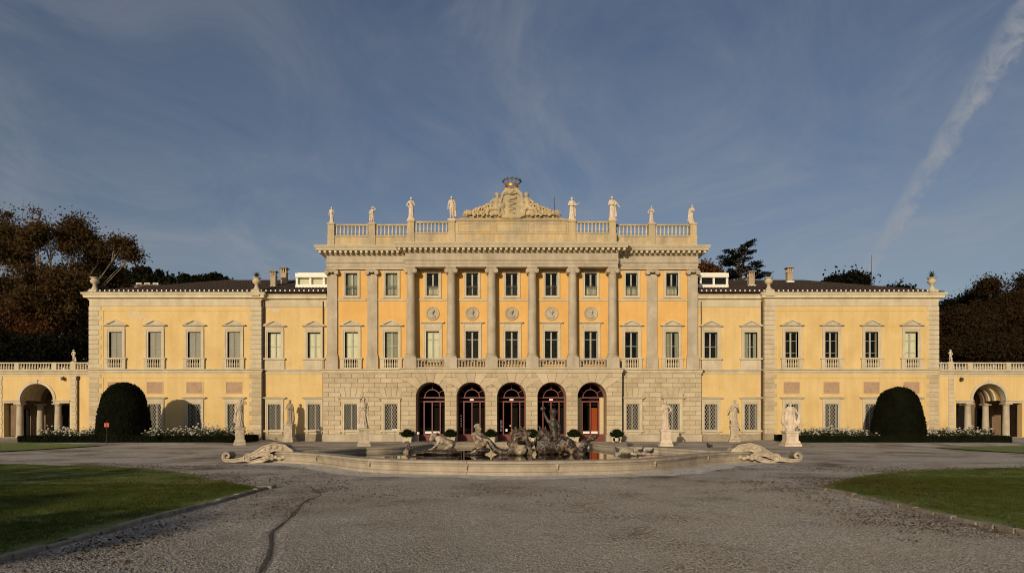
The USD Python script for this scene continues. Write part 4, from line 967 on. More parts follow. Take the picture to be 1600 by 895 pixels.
garden_statue(453, 54.2, PZ(662, 54.2), PZ(624.5, 54.2), .66, 'bearded statue against the yellow wall between two grilled windows, left of the porch', rz=-.1, pose=dict(aL='belly', aR='belly', robe=1, seed=22, beard=True, hold='stump', cloak=1), mat='grey_stone')
garden_statue(568.3, 44.6, PZ(669, 44.6), PZ(621, 44.6), .62, 'weathered robed statue on a pedestal left of the arches, beside the thin sign stand', rz=.3, pose=dict(aL='belly', aR='down', robe=2, seed=23, cloak=-1, h=.018))
garden_statue(1040, 44.6, PZ(671, 44.6), PZ(625, 44.6), .66, 'pale statue of a draped woman with bent arm, just right of the arches', rz=-.1, pose=dict(aL='chest', aR='hip', robe=2, seed=24, head=(-.02, 0), h=.018), mat='marble', tone='marble')
garden_statue(1147.5, 54.2, PZ(663, 54.2), PZ(624.5, 54.2), .66, 'bearded statue before the yellow wall between two grilled windows, right of the porch', rz=-.25, pose=dict(aL='wide', aR='chest', robe=1, seed=25, beard=True, lean=.04, cloak=-1, h=.018))
garden_statue(1235, 44.6, PZ(673, 44.6), PZ(628, 44.6), .82, 'pale statue of a woman spreading her cloak, on the pedestal by the right rose bed', rz=-.05, pose=dict(aL='wide', aR='wide', robe=2, seed=26, hold='both', h=.018), mat='marble', tone='marble')

# ------------------------------------------------------------------ the carved coat of arms
YK = 54.15; zc0 = ZP2 + .14
t = thing('coat_of_arms', 'carved stone coat of arms with serpent shield, gilt crown and reclining figures over the centre', 'coat of arms', (PX(799.8, YK), YK, zc0))
k = 54.15 / 1000
obj('base', MB().sweep([(-4.45, .25), (-4.45, -.0), (4.45, 0), (4.45, .25)], [(-.3, 0), (.0, 0), (.03, .06), (-.18, .2), (-.3, .2)]).box(-3.6, 3.6, -.02, .5, .1, .42, .05), 'attic_stone', t)
sh = Polygon([(-.74, 1.95), (-.80, 1.5), (-.78, .9), (-.62, .45), (-.35, .2), (0, .1), (.35, .2), (.62, .45), (.78, .9), (.80, 1.5), (.74, 1.95), (.4, 2.08), (0, 2.02), (-.4, 2.08)])
obj('shield', MB().poly(sh.buffer(.14, join_style=1), -.10, .35).poly(sh.buffer(.14).difference(sh.buffer(.03)), -.2, -.05), 'attic_stone', t)
zz = np.linspace(0, 1, 60); sx = .34 * np.cos(zz * PI * 6.2) * (1 - .35 * zz)
obj('serpent', MB().tube(np.c_[sx, np.full(60, -.15), 1.78 - 1.35 * zz], .07 * (1.15 - .6 * zz), 8).ell((.30, -.17, 1.80), (.13, .08, .09), 2), 'attic_stone', t, smooth=40)
sc = []
for s_ in (-1, 1):
    for a in np.linspace(0, 4.6, 22): sc.append((s_ * (.72 + (.26 - .035 * a) * math.cos(a)), -.12, 2.05 + (.26 - .035 * a) * math.sin(a)))
cr_ = [('c', (s_ * .9, -.08, .3), (s_ * .98, -.1, 1.2), .13, .11) for s_ in (-1, 1)] + [('c', (s_ * .98, -.1, 1.2), (s_ * .78, -.1, 2.05), .11, .13) for s_ in (-1, 1)]
cr_ += [('c', (s_ * .78, -.1, 2.05), (s_ * .45, -.12, 2.5), .15, .12) for s_ in (-1, 1)] + [('c', (-.5, .0, 2.55), (.5, .0, 2.55), .12, .12), ('e', (0, -.16, 2.28), np.array([.26, .18, .27])), ('e', (-.1, -.32, 2.33), np.array([.05, .05, .05])), ('e', (.1, -.32, 2.33), np.array([.05, .05, .05])), ('e', (0, -.34, 2.2), np.array([.08, .07, .06])), ('c', (-.4, -.15, 2.2), (-.1, -.2, 2.1), .1, .07), ('c', (.4, -.15, 2.2), (.1, -.2, 2.1), .1, .07), ('c', (-.7, -.1, .16), (.7, -.1, .16), .16, .16)]
cr_ += [('c', (s_ * .95, .12, .55), (s_ * 2.3, .12, .55), .42, .26) for s_ in (-1, 1)] + [('c', (s_ * .9, .12, 1.1), (s_ * 1.5, .12, 1.0), .42, .3) for s_ in (-1, 1)]
for s_ in (-1, 1):
    for q_ in range(5): cr_.append(('e', (s_ * (.3 + .14 * q_), -.16, 2.42 - .09 * q_), np.array([.09, .09, .07])))
obj('cartouche', blend(cr_, .035, .08, lambda P: .03 * (meshkit.noise(P * 7, 4) - .5)), 'attic_stone', t, smooth=True)
for s_ in (-1, 1):
    def m_(p): return (p[0] * s_, p[1], p[2])
    F = []
    def C(a, b, ra, rb): F.append(('c', m_(a), m_(b), ra, rb))
    def E(c, r): F.append(('e', m_(c), np.array(r)))
    E((1.22, -.06, 2.02), (.17, .18, .20)); E((1.27, .0, 2.10), (.21, .2, .18)); E((1.16, -.23, 1.99), (.045, .05, .04)); E((1.17, -.2, 1.9), (.08, .06, .06)); C((1.22, -.02, 1.85), (1.26, 0, 1.72), .10, .11)
    C((1.08, -.05, 1.64), (1.52, -.02, 1.62), .14, .14); C((1.28, -.04, 1.58), (1.34, -.04, 1.08), .27, .23); E((1.38, -.04, .92), (.30, .26, .25))
    C((1.06, -.1, 1.62), (.94, -.22, 1.35), .10, .08); C((.94, -.22, 1.35), (.86, -.22, 1.66), .075, .06); C((1.54, -.05, 1.62), (1.80, -.14, 1.38), .11, .09); C((1.80, -.14, 1.38), (1.66, -.25, 1.12), .08, .06)
    C((1.3, -.16, .85), (1.10, -.34, .76), .19, .14); C((1.10, -.34, .76), (1.06, -.26, .35), .13, .09); C((1.45, -.1, .85), (1.95, -.28, .78), .2, .15); C((1.95, -.28, .78), (2.10, -.22, .42), .14, .10)
    obj('seated_figure', blend(F, .035, .06, lambda P: .04 * (meshkit.noise(P * 6, 9) - .5)), 'attic_stone', t, smooth=True)
    F = []
    def curl(cx, cz, r0, turns, a0, rad, y=-.1, n=22):
        q0 = None
        for i in range(n + 1):
            u = i / n; a = a0 + turns * 2 * PI * u; rr = r0 * (1 - .75 * u); p = (cx + rr * math.cos(a), y - .12 * u, cz + rr * math.sin(a))
            if q0: C(q0, p, rad * (1 - .4 * u), rad * (1 - .4 * u))
            q0 = p
    curl(1.95, .98, .46, 1.25, 2.6, .13); curl(2.62, .80, .34, 1.2, 2.3, .11); curl(3.14, .62, .26, 1.1, 2.0, .10); curl(3.60, .48, .20, 1.1, 2.0, .085)
    th = np.linspace(0, 1, 10)
    for i in range(9):
        p = lambda u: (1.55 + 2.5 * u, .12, 1.12 - .78 * u + .05 * math.sin(u * 20)); C(p(th[i]), p(th[i + 1]), .26 - .12 * th[i], .26 - .12 * th[i + 1])
    for i in range(6): C((3.78, -.05, .45), (3.78 + .34 * math.cos(-.1 + i * .5), -.08, .45 + .34 * math.sin(-.1 + i * .5)), .07, .045)
    for i in range(7): E((1.0 + .36 * i, -.22, .27 + .07 * (i % 2)), (.16, .1, .11))
    for i in range(9): C((1.75 + .24 * i, -.28, 1.22 - .095 * i), (1.9 + .24 * i, -.22, .82 - .07 * i), .045, .06)
    for i in range(5): E((2.3 + .3 * i, -.26, .40), (.09, .08, .10))
    obj('scroll_and_trophies', blend(F, .032, .03, lambda P: .05 * (meshkit.noise(P * 9, 19) - .5)), 'attic_stone', t, smooth=True)
cw = part('crown', t); zk = 2.45
obj('circlet', MB().lathe([(.44, zk + .26), (.55, zk + .30), (.57, zk + .42), (.60, zk + .48), (.56, zk + .48), (.52, zk + .40), (.42, zk + .29)], (0, .1, 0), 26, cap=False), 'gilt', cw, smooth=40)
obj('supports', MB().tube([(.5 * math.cos(a), .1 + .5 * math.sin(a), zk + .34) for a in np.linspace(0, 2 * PI, 24)], .03, 6).lathe([(.16, zk - .1), (.2, zk + .06), (.3, zk + .12), (.2, zk + .18), (.05, zk + .2)], (0, .1, 0), 12).tube([(-.5, .1, zk + .33), (-.44, .1, zk + .1), (-.3, .1, zk)], .04, 6).tube([(.5, .1, zk + .33), (.44, .1, zk + .1), (.3, .1, zk)], .04, 6), 'crown_iron', cw)
for i in range(7):
    a = PI + i * PI / 6
    x, y = .6 * math.cos(a), .1 + .6 * math.sin(a); o = np.array([math.cos(a), math.sin(a), 0]) * .09; b = np.array([x, y, zk + .55]); tp = b + o * 1.7 + [0, 0, .22]
    f = MB().tube([b, b + o * .7 + [0, 0, .09], tp], [.045, .036, .03], 6).ell(tp + [0, 0, .05], (.075, .06, .11), 1)
    for e_ in (-1, 1): f.ell(tp + np.array([-math.sin(a), math.cos(a), 0]) * .12 * e_ + [0, 0, .0], (.075, .06, .055), 1)
    obj('finial', f, 'crown_iron', cw)

# ------------------------------------------------------------------ rooftop urns
def urn(px, y0, Y, label, ytop, plant=True):
    z0, z1 = PZ(y0, Y) - .35, PZ(ytop, Y); h = z1 - z0
    t = thing('urn', label, 'urn', (PX(px, Y), Y, z0))
    w = .37
    obj('pedestal', MB().box(-w, w, -w, w, 0, .30 * h, .02).box(-w * .85, w * .85, -w * .85, w * .85, .30 * h, .36 * h, .02).lathe([(w * .8, .36 * h), (w * .55, .46 * h), (w * .35, .54 * h)], n=16), 'trim_stone', t)
    obj('bowl', MB().lathe([(.12, .53 * h), (.17, .56 * h), (.11, .61 * h), (.2, .66 * h), (.33, .74 * h), (.36, .82 * h), (.27, .88 * h), (.24, .92 * h), (.36, .97 * h), (.38, h), (.30, h), (.2, .95 * h)], n=22), 'trim_stone', t, smooth=40)
    if plant:
        m = MB(); r_ = np.random.default_rng(int(px))
        for i in range(26):
            a = i * 2.4; up_ = .25 + .75 * (i / 26); L_ = .45 + .2 * r_.random()
            d = np.array([math.cos(a), math.sin(a), 0]); s_ = np.array([-math.sin(a), math.cos(a), 0]) * .045
            base = np.array([0, 0, h - .03]); p1 = base + d * L_ * (1 - up_ * .75) * .6 + [0, 0, L_ * up_ * .75 + .05]; p2 = base + d * L_ * (1.05 - up_ * .75) + [0, 0, L_ * up_ * 1.15]
            m.add([base - s_, base + s_, p1 + s_ * .9, p1 - s_ * .9, p2], [(0, 1, 2, 3), (3, 2, 4, 4)])
        obj('agave', m, 'agave_leaf', t)
urn(148, 457, 55.15, 'empty stone urn at the far left corner of the palace roof', 433.5, False)
urn(401, 457, 55.0, 'stone urn with a spiky agave on the left roof edge beside two chimneys', 434)
urn(1201, 457, 55.0, 'stone urn with a spiky agave on the right roof edge between two chimneys', 434)
urn(1456, 457, 55.15, 'stone urn with a spiky agave at the far right corner of the roof', 434)
for px, y0, y1, Y, lab in ((1361.5, 455, 398, 66, 'thin grey pole aerial behind the right wing roof'), (866.2, 349, 308, 58, 'short thin aerial behind the right half of the coat of arms')):
    z0 = PZ(y0, Y) - 1.2
    ms = thing('aerial', lab, 'aerial', (PX(px, Y), Y, z0)); hh = PZ(y1, Y) - z0
    obj('pole', MB().tube([(0, 0, 0), (0, 0, hh * .6), (0, 0, hh)], [.05, .035, .02], 8), 'iron', ms)
    obj('foot', MB().box(-.2, .2, -.2, .2, -.05, .06, .01), 'iron', ms)

# ------------------------------------------------------------------ the loggias beside the palace
def loggia(label, xs_arch, piers_, x0, x1, sgn):
    Y = 62.0; t = thing('loggia', label, 'loggia')
    P = sbox(x0, 0, x1, 6.1); zs, zi = PZ(625, Y), PZ(629.5, Y)
    for c in xs_arch: P = P.difference(unary_union([sbox(c - 3.2, -1, c + 3.2, zi), arch(c, 1.62, zi - .2, zs)]))
    obj('wall', MB().poly(P, Y, Y + .6), 'ochre_stucco', t)
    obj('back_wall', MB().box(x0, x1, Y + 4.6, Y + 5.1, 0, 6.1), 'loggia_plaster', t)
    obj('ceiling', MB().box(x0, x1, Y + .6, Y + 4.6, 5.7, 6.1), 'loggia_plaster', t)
    obj('floor', MB().box(x0, x1, Y - .1, Y + 4.6, -.2, .2), 'grey_stone', t)
    obj('cornice', MB().sweep([(x0, Y), (x1, Y)], [(-.4, 6.1), (.03, 6.1), (.05, 6.28), (.16, 6.32), (.18, 6.42), (.26, 6.46), (.28, 6.54), (-.4, 6.58)]), 'trim_stone', t)
    obj('terrace', MB().box(x0, x1, Y + .35, Y + 5.1, 6.1, 6.5), 'grey_stone', t)
    for c in xs_arch:
        m = MB().poly(arch(c, 1.86, zs, zs).difference(arch(c, 1.60, -1, zs)), Y - .07, Y + .62); m.box(c - .14, c + .14, Y - .14, Y + .1, zs + 1.58, zs + 2.0, .03)
        obj('arch_moulding', m, 'trim_stone', t)
        for s_ in (-1, 1):
            obj('entablature', MB().box(min(c + s_ * 1.6, c + s_ * 3.2), max(c + s_ * 1.6, c + s_ * 3.2), Y - .04, Y + .64, zi, zs - .1, .01).box(min(c + s_ * 1.52, c + s_ * 3.25), max(c + s_ * 1.52, c + s_ * 3.25), Y - .14, Y + .7, zs - .1, zs, .02), 'trim_stone', t)
            for yy in (Y + .3, Y + 3.0):
                x = c + s_ * 1.86
                k_ = part('column', t)
                obj('shaft', MB().lathe([(.36, .2), (.36, .32), (.32, .36), (.315, .4), (.31, 1.4), (.265, zi - .35), (.265, zi - .3)], (x, yy, 0), 22), 'sandstone', k_, smooth=40)
                obj('capital', MB().lathe([(.27, zi - .3), (.30, zi - .27), (.27, zi - .24), (.34, zi - .14), (.36, zi - .13)], (x, yy, 0), 22).box(x - .38, x + .38, yy - .38, yy + .38, zi - .13, zi, .01), 'sandstone', k_, smooth=35)
        # inner arch on the second row of columns, and the coffered barrel between them
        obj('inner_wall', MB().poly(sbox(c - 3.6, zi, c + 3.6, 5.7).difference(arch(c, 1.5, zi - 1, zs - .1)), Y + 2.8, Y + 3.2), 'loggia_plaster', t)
        a_ = np.linspace(0, PI, 25); r = 1.66; m = MB()
        for i in range(24):
            for rr in (r, r + .08): pass
            p = [(c + r * math.cos(a_[i + d]), y, zs + r * math.sin(a_[i + d])) for y in (Y + .6, Y + 2.8) for d in (0, 1)]
            m.add(p, [(0, 1, 3, 2)])
        obj('vault', m, 'ochre_stucco', t)
        for yy in (Y + 1.3, Y + 2.1): obj('vault_rib', MB().poly(arch(c, 1.66, zs, zs).difference(arch(c, 1.5, -1, zs)), yy, yy + .3), 'trim_stone', t)
        obj('rear_door', MB().box(c + 1.9, c + 3.0, Y + 4.5, Y + 4.62, .2, 3.0, .01), 'dark_interior', t); obj('rear_door', MB().box(c - 1.0, c + 1.0, Y + 4.5, Y + 4.62, .2, 3.4, .01), 'dark_interior', t)  # doors kept near-black with the painted arcade shade
    for x in piers_:
        m = MB()
        for q_ in range(14):
            w = .27 if q_ % 2 else .24
            m.box(x - w, x + w, Y - .07, Y + .05, .2 + q_ * .42 + .015, .2 + (q_ + 1) * .42 - .015, .01)
        obj('quoined_strip', m, 'trim_stone', t)
    return t
YL = 62.0
TL = [PX(c, YL) for c in (-58, 57.5)]; TR = [PX(c, YL) for c in (1545.5, 1662)]
loggia('open arcade of columns and one tall arch adjoining the left end of the palace', TL, [PX(115, YL), PX(-.5, YL), PX(-116, YL)], -56.6, XL + .4, -1)
loggia('open arcade of columns and one tall arch adjoining the right end of the palace', TR, [PX(1486, YL), PX(1605, YL), PX(1720, YL)], XR - .4, 57.4, 1)
def terrace_balustrade(label, posts, x0, x1):
    t = thing('terrace_balustrade', label, 'balustrade', (0, 0, 0)); Y = YL - .02; z0 = 6.585; z1 = 7.42
    obj('base_rail', MB().box(x0, x1, Y - .05, Y + .29, z0, z0 + .16, .015), 'trim_stone', t); obj('top_rail', MB().box(x0, x1, Y - .06, Y + .30, z1 - .13, z1, .02), 'trim_stone', t)
    ps = sorted([(PX(p, YL), w) for p, w in posts]); prev = x0
    for x, w in ps + [(x1, .0)]:
        if w: obj('post', MB().box(x - w, x + w, Y - .07, Y + .31, z0 + .002, z1 + .003, .01), 'trim_stone', t)
        a, b = prev, x - w; n = int((b - a) / .255)
        for k in range(n): obj('baluster', baluster(MB(), a + (k + .5) * (b - a) / n, Y + .12, z0 + .16, z1 - .13, 1.0, 8), 'trim_stone', t, smooth=50)
        prev = x + w
terrace_balustrade('pale stone balustrade above the left arcade', [(-33, .2), (27, .2), (85.5, .2), (115, .24)], -55.2, XL + .1)
terrace_balustrade('pale stone balustrade above the right arcade', [(1485, .24), (1515, .2), (1575, .2), (1633, .2)], XR - .1, 55.2)
statue(115.3, YL + .1, 7.425, PZ(546, YL) - 7.425, 'small child statue on the balustrade of the left arcade', pose=dict(aL='hip', aR='chest', robe=0, seed=31, child=True, hold='stump'), name='child_statue', group='child statues on the arcade balustrades')
statue(1485, YL + .1, 7.425, PZ(546, YL) - 7.425, 'small child statue on the balustrade of the right arcade', pose=dict(aL='out', aR='hip', robe=0, seed=32, child=True, hold='stump'), name='child_statue', group='child statues on the arcade balustrades')
for px, py, lab in ((100.5, 591.5, 'small dark lantern on the left arcade wall'), (1500, 592.5, 'small dark lantern on the right arcade wall')):
    t = thing('wall_lantern', lab, 'lantern', (PX(px, YL), YL - .02, PZ(py, YL)))
    obj('case', MB().box(-.12, .12, -.34, -.1, -.16, .14, .02), 'iron', t); obj('bracket', MB().tube([(0, 0, .1), (0, -.1, .2), (0, -.22, .15)], .025, 6), 'iron', t)
x = PX(122.5, YL)
t = thing('drainpipe', 'dark rusty drainpipe on the left arcade wall by the quoined strip', 'drainpipe', (x, YL - .1, .2))
obj('pipe', MB().tube([(0, 0, 0), (0, 0, 3), (0, 0, 5.9)], .07, 8), 'pipe_copper', t, smooth=40); obj('hopper', MB().lathe([(.08, 5.5), (.16, 5.7), (.16, 5.85), (.08, 5.9)], n=10), 'pipe_copper', t)
# ------------------------------------------------------------------ fountain
def spline(P, n=8, closed=False):
    P = np.asarray(P, float); out = []
    m = len(P); rng_ = range(m if closed else m - 1)
    for i in rng_:
        g = (lambda j: P[j % m]) if closed else (lambda j: P[min(max(j, 0), m - 1)])
        p0, p1, p2, p3 = g(i - 1), g(i), g(i + 1), g(i + 2)
        for t in np.linspace(0, 1, n, endpoint=False):
            out.append(.5 * (2 * p1 + (p2 - p0) * t + (2 * p0 - 5 * p1 + 4 * p2 - p3) * t * t + (3 * p1 - p0 - 3 * p2 + p3) * t ** 3))
    if not closed: out.append(P[-1])
    return np.array(out)
FRONT = [(-10.5, 27.3), (-7.7, 25.3), (-4.85, 21.9), (-1.45, 20.65), (1.45, 20.65), (4.85, 21.9), (7.7, 25.3), (10.5, 27.3)]
BACK = [[(10.5, 27.3), (8.9, 28.2), (7.4, 31.2)], [(7.4, 31.2), (6.2, 32.2), (5.3, 34.4), (5.0, 37.0)], [(5.0, 37.0), (2.4, 38.4), (0, 38.7), (-2.4, 38.4), (-5.0, 37.0)], [(-5.0, 37.0), (-5.3, 34.4), (-6.2, 32.2), (-7.4, 31.2)], [(-7.4, 31.2), (-8.9, 28.2), (-10.5, 27.3)]]
fountain = thing('fountain_basin', 'wide low stone fountain basin with curved moulded rim in the gravel court', 'fountain')
RIM = [(-.42, -.05), (-.42, .36), (-.47, .38), (-.47, .45), (-.44, .47), (.06, .47), (.10, .45), (.10, .39), (.05, .36), (.03, .31), (.0, .28), (-.01, .12), (.05, .10), (.06, -.08)]
def rim(pts, n):
    cuts = np.linspace(0, len(pts) - 1, n + 1).round().astype(int)
    for a, b in zip(cuts[:-1], cuts[1:]):
        p = pts[a:b + 1].copy()
        for e, o in ((0, 1), (-1, -2)):
            d = p[o] - p[e]; p[e] += d / np.linalg.norm(d) * .006
        obj('rim_stone', MB().sweep(p, RIM), 'basin_stone', fountain, smooth=25)
fr = spline(FRONT, 8)
rim(fr, 7)
outline = [fr]
for i, B in enumerate(BACK):
    s_ = spline(B, 8); rim(s_, 2 if i != 2 else 4); outline.append(s_)
F_ = Polygon(np.vstack(outline)).buffer(0)
obj('basin_floor', MB().polyz(F_.buffer(-.2), -.05, .02), 'basin_floor', fountain)
for i in (1, 2, 3, 4, 5, 6):                              # little carved clasps over the joints of the front rim
    p = np.array(FRONT[i]); d = np.array(FRONT[i + 1]) - np.array(FRONT[i - 1]); d /= np.linalg.norm(d); n_ = np.array([d[1], -d[0]])
    q_ = p + n_ * .06
    obj('clasp', MB().ell((q_[0], q_[1], .33), (.05, .05, .06), 2, i, .2).ell((q_[0], q_[1], .24), (.035, .035, .06), 1), 'basin_stone', fountain)
def trail(P):
    return unary_union([unary_union([Point(a[0], a[1]).buffer(a[2], 12), Point(b[0], b[1]).buffer(b[2], 12)]).convex_hull for a, b in zip(P[:-1], P[1:])])
def whorl(cx, cz, r0, a0, turns, t0, sgn=1, n=26):
    return trail([(cx + r0 * (1 - .8 * u) * math.cos(a0 + sgn * turns * 2 * PI * u), cz + r0 * (1 - .8 * u) * math.sin(a0 + sgn * turns * 2 * PI * u), t0 * (1 - .45 * u)) for u in np.linspace(0, 1, n)])
for s_ in (-1, 1):                                        # long carved volutes at the two corners
    back = trail([(9.30, .50, .13), (9.5, .63, .15), (9.9, .67, .17), (10.3, .55, .17), (10.75, .32, .13), (11.2, .16, .09), (11.6, .10, .075), (11.85, .12, .065)]).union(whorl(11.86, .29, .19, -PI / 2, 1.05, .062))
    low = whorl(10.98, .20, .17, 2.2, 1.2, .055, -1).union(trail([(10.15, .42, .10), (10.55, .36, .09), (10.85, .34, .06)])).union(trail([(10.0, .3, .09), (10.4, .12, .09), (10.9, .05, .05)]))
    hook = whorl(9.28, .42, .15, PI / 2, .9, .06, 1)
    flip = lambda g: affinity.scale(g, s_, 1, origin=(0, 0))
    m = MB().poly(flip(back), 26.66, 27.16).poly(flip(back.difference(back.buffer(-.045))), 26.60, 27.22).poly(flip(low), 26.63, 27.1).poly(flip(low.difference(low.buffer(-.03))), 26.57, 27.1).poly(flip(hook), 26.62, 27.2)
    mid = back.buffer(-.075); m.poly(flip(mid.difference(mid.buffer(-.03))), 26.635, 27.0)
    for i, (x, z, w) in enumerate(((9.62, .74, .13), (9.86, .80, .15), (10.12, .77, .15), (10.36, .66, .14), (10.6, .52, .12), (10.82, .40, .11), (11.04, .29, .10), (11.26, .22, .08))):
        m.ell((s_ * x, 26.9, z - .03), (w, .22, w * .42), 2, i + 3, .18); m.ell((s_ * x, 26.64, z - .12), (w * .75, .05, w * .6), 2, i + 13, .2)
    for i in range(6): m.ell((s_ * (10.30 - .16 * i), 26.62, .20 + .05 * (i % 2)), (.10, .08, .085), 2, i, .3)
    obj('corner_volute', m, 'old_marble', fountain, smooth=40)
obj('water', MB().polyz(F_.buffer(-.40), .2, .235), 'water', kind='structure')
ap = fr.copy(); nn_ = []
r_ = np.random.default_rng(4)
d = np.gradient(ap, axis=0); d /= np.linalg.norm(d, axis=1, keepdims=True); n_ = np.c_[d[:, 1], -d[:, 0]]
w = .65 + 1.1 * meshkit.fbm(np.c_[np.arange(len(ap)) * .35, np.zeros(len(ap)), np.zeros(len(ap))], 3, 2)
inner = ap + n_ * .02; outer = ap + n_ * w[:, None]
def gz(x, y): return float(ground_height(np.array([x]), np.array([y]))[0])
m = MB(); V = []
for a, b in zip(inner, outer):
    for q_ in np.linspace(0, 1, 6):
        p = a + (b - a) * q_; V.append((p[0], p[1], gz(p[0], p[1]) + .014 * (1 - .4 * q_)))
V = np.array(V); f = [(i * 6 + j, i * 6 + j + 1, (i + 1) * 6 + j + 1, (i + 1) * 6 + j) for i in range(len(ap) - 1) for j in range(5)]
obj('pale_gravel_strip', MB().add(V, f), 'pale_gravel', kind='structure')

YF = 29.0
def fp(px, py, dy=0.0): return (PX(px, YF + dy), YF + dy, PZ(py, YF + dy))
def rough(a, f, s_): return lambda P: a * (meshkit.fbm(P * f + s_, 3, int(s_)) - .5)
def sculpt(name, label, prims, mat, h=.025, k=.05, disp=None, cat='sculpture', extra=()):
    t = thing(name, label, cat)
    obj('body', blend(prims, h, k, disp), mat, t, smooth=True)
    for n_, pr, mt, hh in extra: obj(n_, blend(pr, hh, k * .7, disp), mt, t, smooth=True)
    return t
def limb(*pts):
    return [('c', a, b, ra, rb) for (a, ra), (b, rb) in zip(pts[:-1], pts[1:])]
def face(hc, d, s=1.0):
    """head with brow, nose, chin and curls; d: facing direction"""
    d = np.array(d, float); d /= np.linalg.norm(d); u = np.array([0, 0, 1.0]); w = np.cross(d, u); hc = np.array(hc, float); o = []
    o += [('e', hc, np.array([.10, .10, .125]) * s), ('e', hc + d * .07 * s - u * .05 * s, np.array([.06, .06, .07]) * s), ('c', hc + d * .10 * s + u * .02 * s, hc + d * .135 * s - u * .025 * s, .014 * s, .022 * s), ('e', hc + d * .1 * s - u * .10 * s, np.array([.03, .03, .025]) * s)]
    for q_ in range(11):
        a = q_ * 2 * PI / 11; o.append(('e', hc - d * .03 * s + (w * math.cos(a) + d * math.sin(a) * .75) * .105 * s + u * (.045 + .02 * math.sin(3 * a)) * s, np.array([.042, .042, .045]) * s))
    o.append(('e', hc + u * .07 * s - d * .02 * s, np.array([.10, .10, .08]) * s))
    return o
def hand(w, d, s=1.0):
    d = np.array(d, float); d /= np.linalg.norm(d); w = np.array(w, float); sd = np.cross(d, [0, 0, 1.0]); sd /= max(np.linalg.norm(sd), 1e-6)
    o = [('c', w, w + d * .08 * s, .042 * s, .045 * s)]
    for i, L_ in zip((-1.5, -.5, .5, 1.5), (.07, .09, .085, .06)): o.append(('c', w + d * .08 * s + sd * i * .022 * s, w + d * (.08 + L_) * s + sd * i * .03 * s - np.array([0, 0, .02 * s]), .014 * s, .010 * s))
    o.append(('c', w + d * .03 * s - sd * .03 * s, w + d * .07 * s - sd * .075 * s, .016 * s, .011 * s)); return o
# the crouching boy on his rock
hd = fp(676.5, 682.5); sh_ = fp(686, 684.5); hip = fp(705, 692.5)
pr = face(hd, (-1, -.35, -.35), 1.25) + [('c', hd, fp(683, 684), .07, .08), ('e', fp(692.5, 688), np.array([.21, .17, .17])), ('c', fp(686, 686), fp(698, 690), .17, .16), ('c', fp(698, 690), hip, .16, .17), ('e', fp(706, 693.5), np.array([.17, .18, .17]))]
for dy, hx in ((-.13, 672.5), (.12, 678)):
    a = fp(687, 686.5, dy); e_ = fp(682.5, 694.5, dy); w_ = fp(hx + 1.5, 702, dy)
    pr += limb((a, .075), (e_, .058), (w_, .042)) + hand(w_, (-1, -.2, -.2), 1.1)
    kn = fp(695.5, 701.5, dy * 1.3); an = fp(707, 703.5, dy * 1.3); pr += limb((fp(704.5, 695, dy), .125), (kn, .09)) + limb((kn, .088), (an, .055), (fp(711, 704, dy * 1.3), .04))
rock = [('e', fp(694, 706.5), np.array([.72, .5, .16])), ('e', fp(676, 705.5), np.array([.55, .4, .12])), ('e', fp(660, 707), np.array([.42, .3, .08])), ('e', fp(704, 705), np.array([.3, .4, .2]))]
sculpt('boy_sculpture', 'crouching stone boy reaching down to the left from a dark rock in the basin', pr, 'brown_stone', .02, .035, rough(.012, 14, 3), extra=[('rock', rock, 'wet_bronze', .035)])
# seated youth with a long dark tail
hd = fp(747, 668); 
pr = face(hd, (.75, -.6, -.15), 1.3) + [('c', fp(746, 673), fp(745, 678), .08, .1), ('e', fp(745, 682), np.array([.20, .18, .24])), ('c', fp(745, 680), fp(748, 692), .18, .17), ('e', fp(750, 695), np.array([.21, .2, .17])), ('c', fp(739.5, 678.5), fp(750, 679), .09, .09)]
for dy, sx in ((-.2, 0), (.14, 1)):
    kn = fp(758, 691.5, dy * 1.2); an = fp(744 + 12 * sx, 703.5, dy * 1.3); ft = fp(736 + 14 * sx, 707.5, dy * 1.4)
    pr += limb((fp(749, 695, dy), .14), (kn, .10)) + limb((kn, .095), (an, .06), (ft, .045))
    e_ = fp(752 + 2 * sx, 686, dy * 1.1); w_ = fp(762 + 2 * sx, 687.5, dy * .7); pr += limb((fp(743 + 7 * sx, 679.5, dy), .085), (e_, .065), (w_, .045)) + hand(w_, (1, 0, -.5), 1.2)
tail = limb((fp(762, 686), .09), (fp(768, 694), .13), (fp(774, 702), .16), (fp(783, 706.5), .17), (fp(793, 707.5), .15)) + limb((fp(766, 690), .07), (fp(757, 682), .05), (fp(753, 677), .04)) + [('e', fp(752, 703), np.array([.42, .4, .16])), ('e', fp(741, 708.5), np.array([.45, .4, .08]))]
sculpt('seated_youth_sculpture', 'seated stone youth gripping the dark tail of a sea creature, mid basin', pr, 'brown_stone', .02, .035, rough(.014, 14, 5), extra=[('tail', tail, 'wet_bronze', .03)])
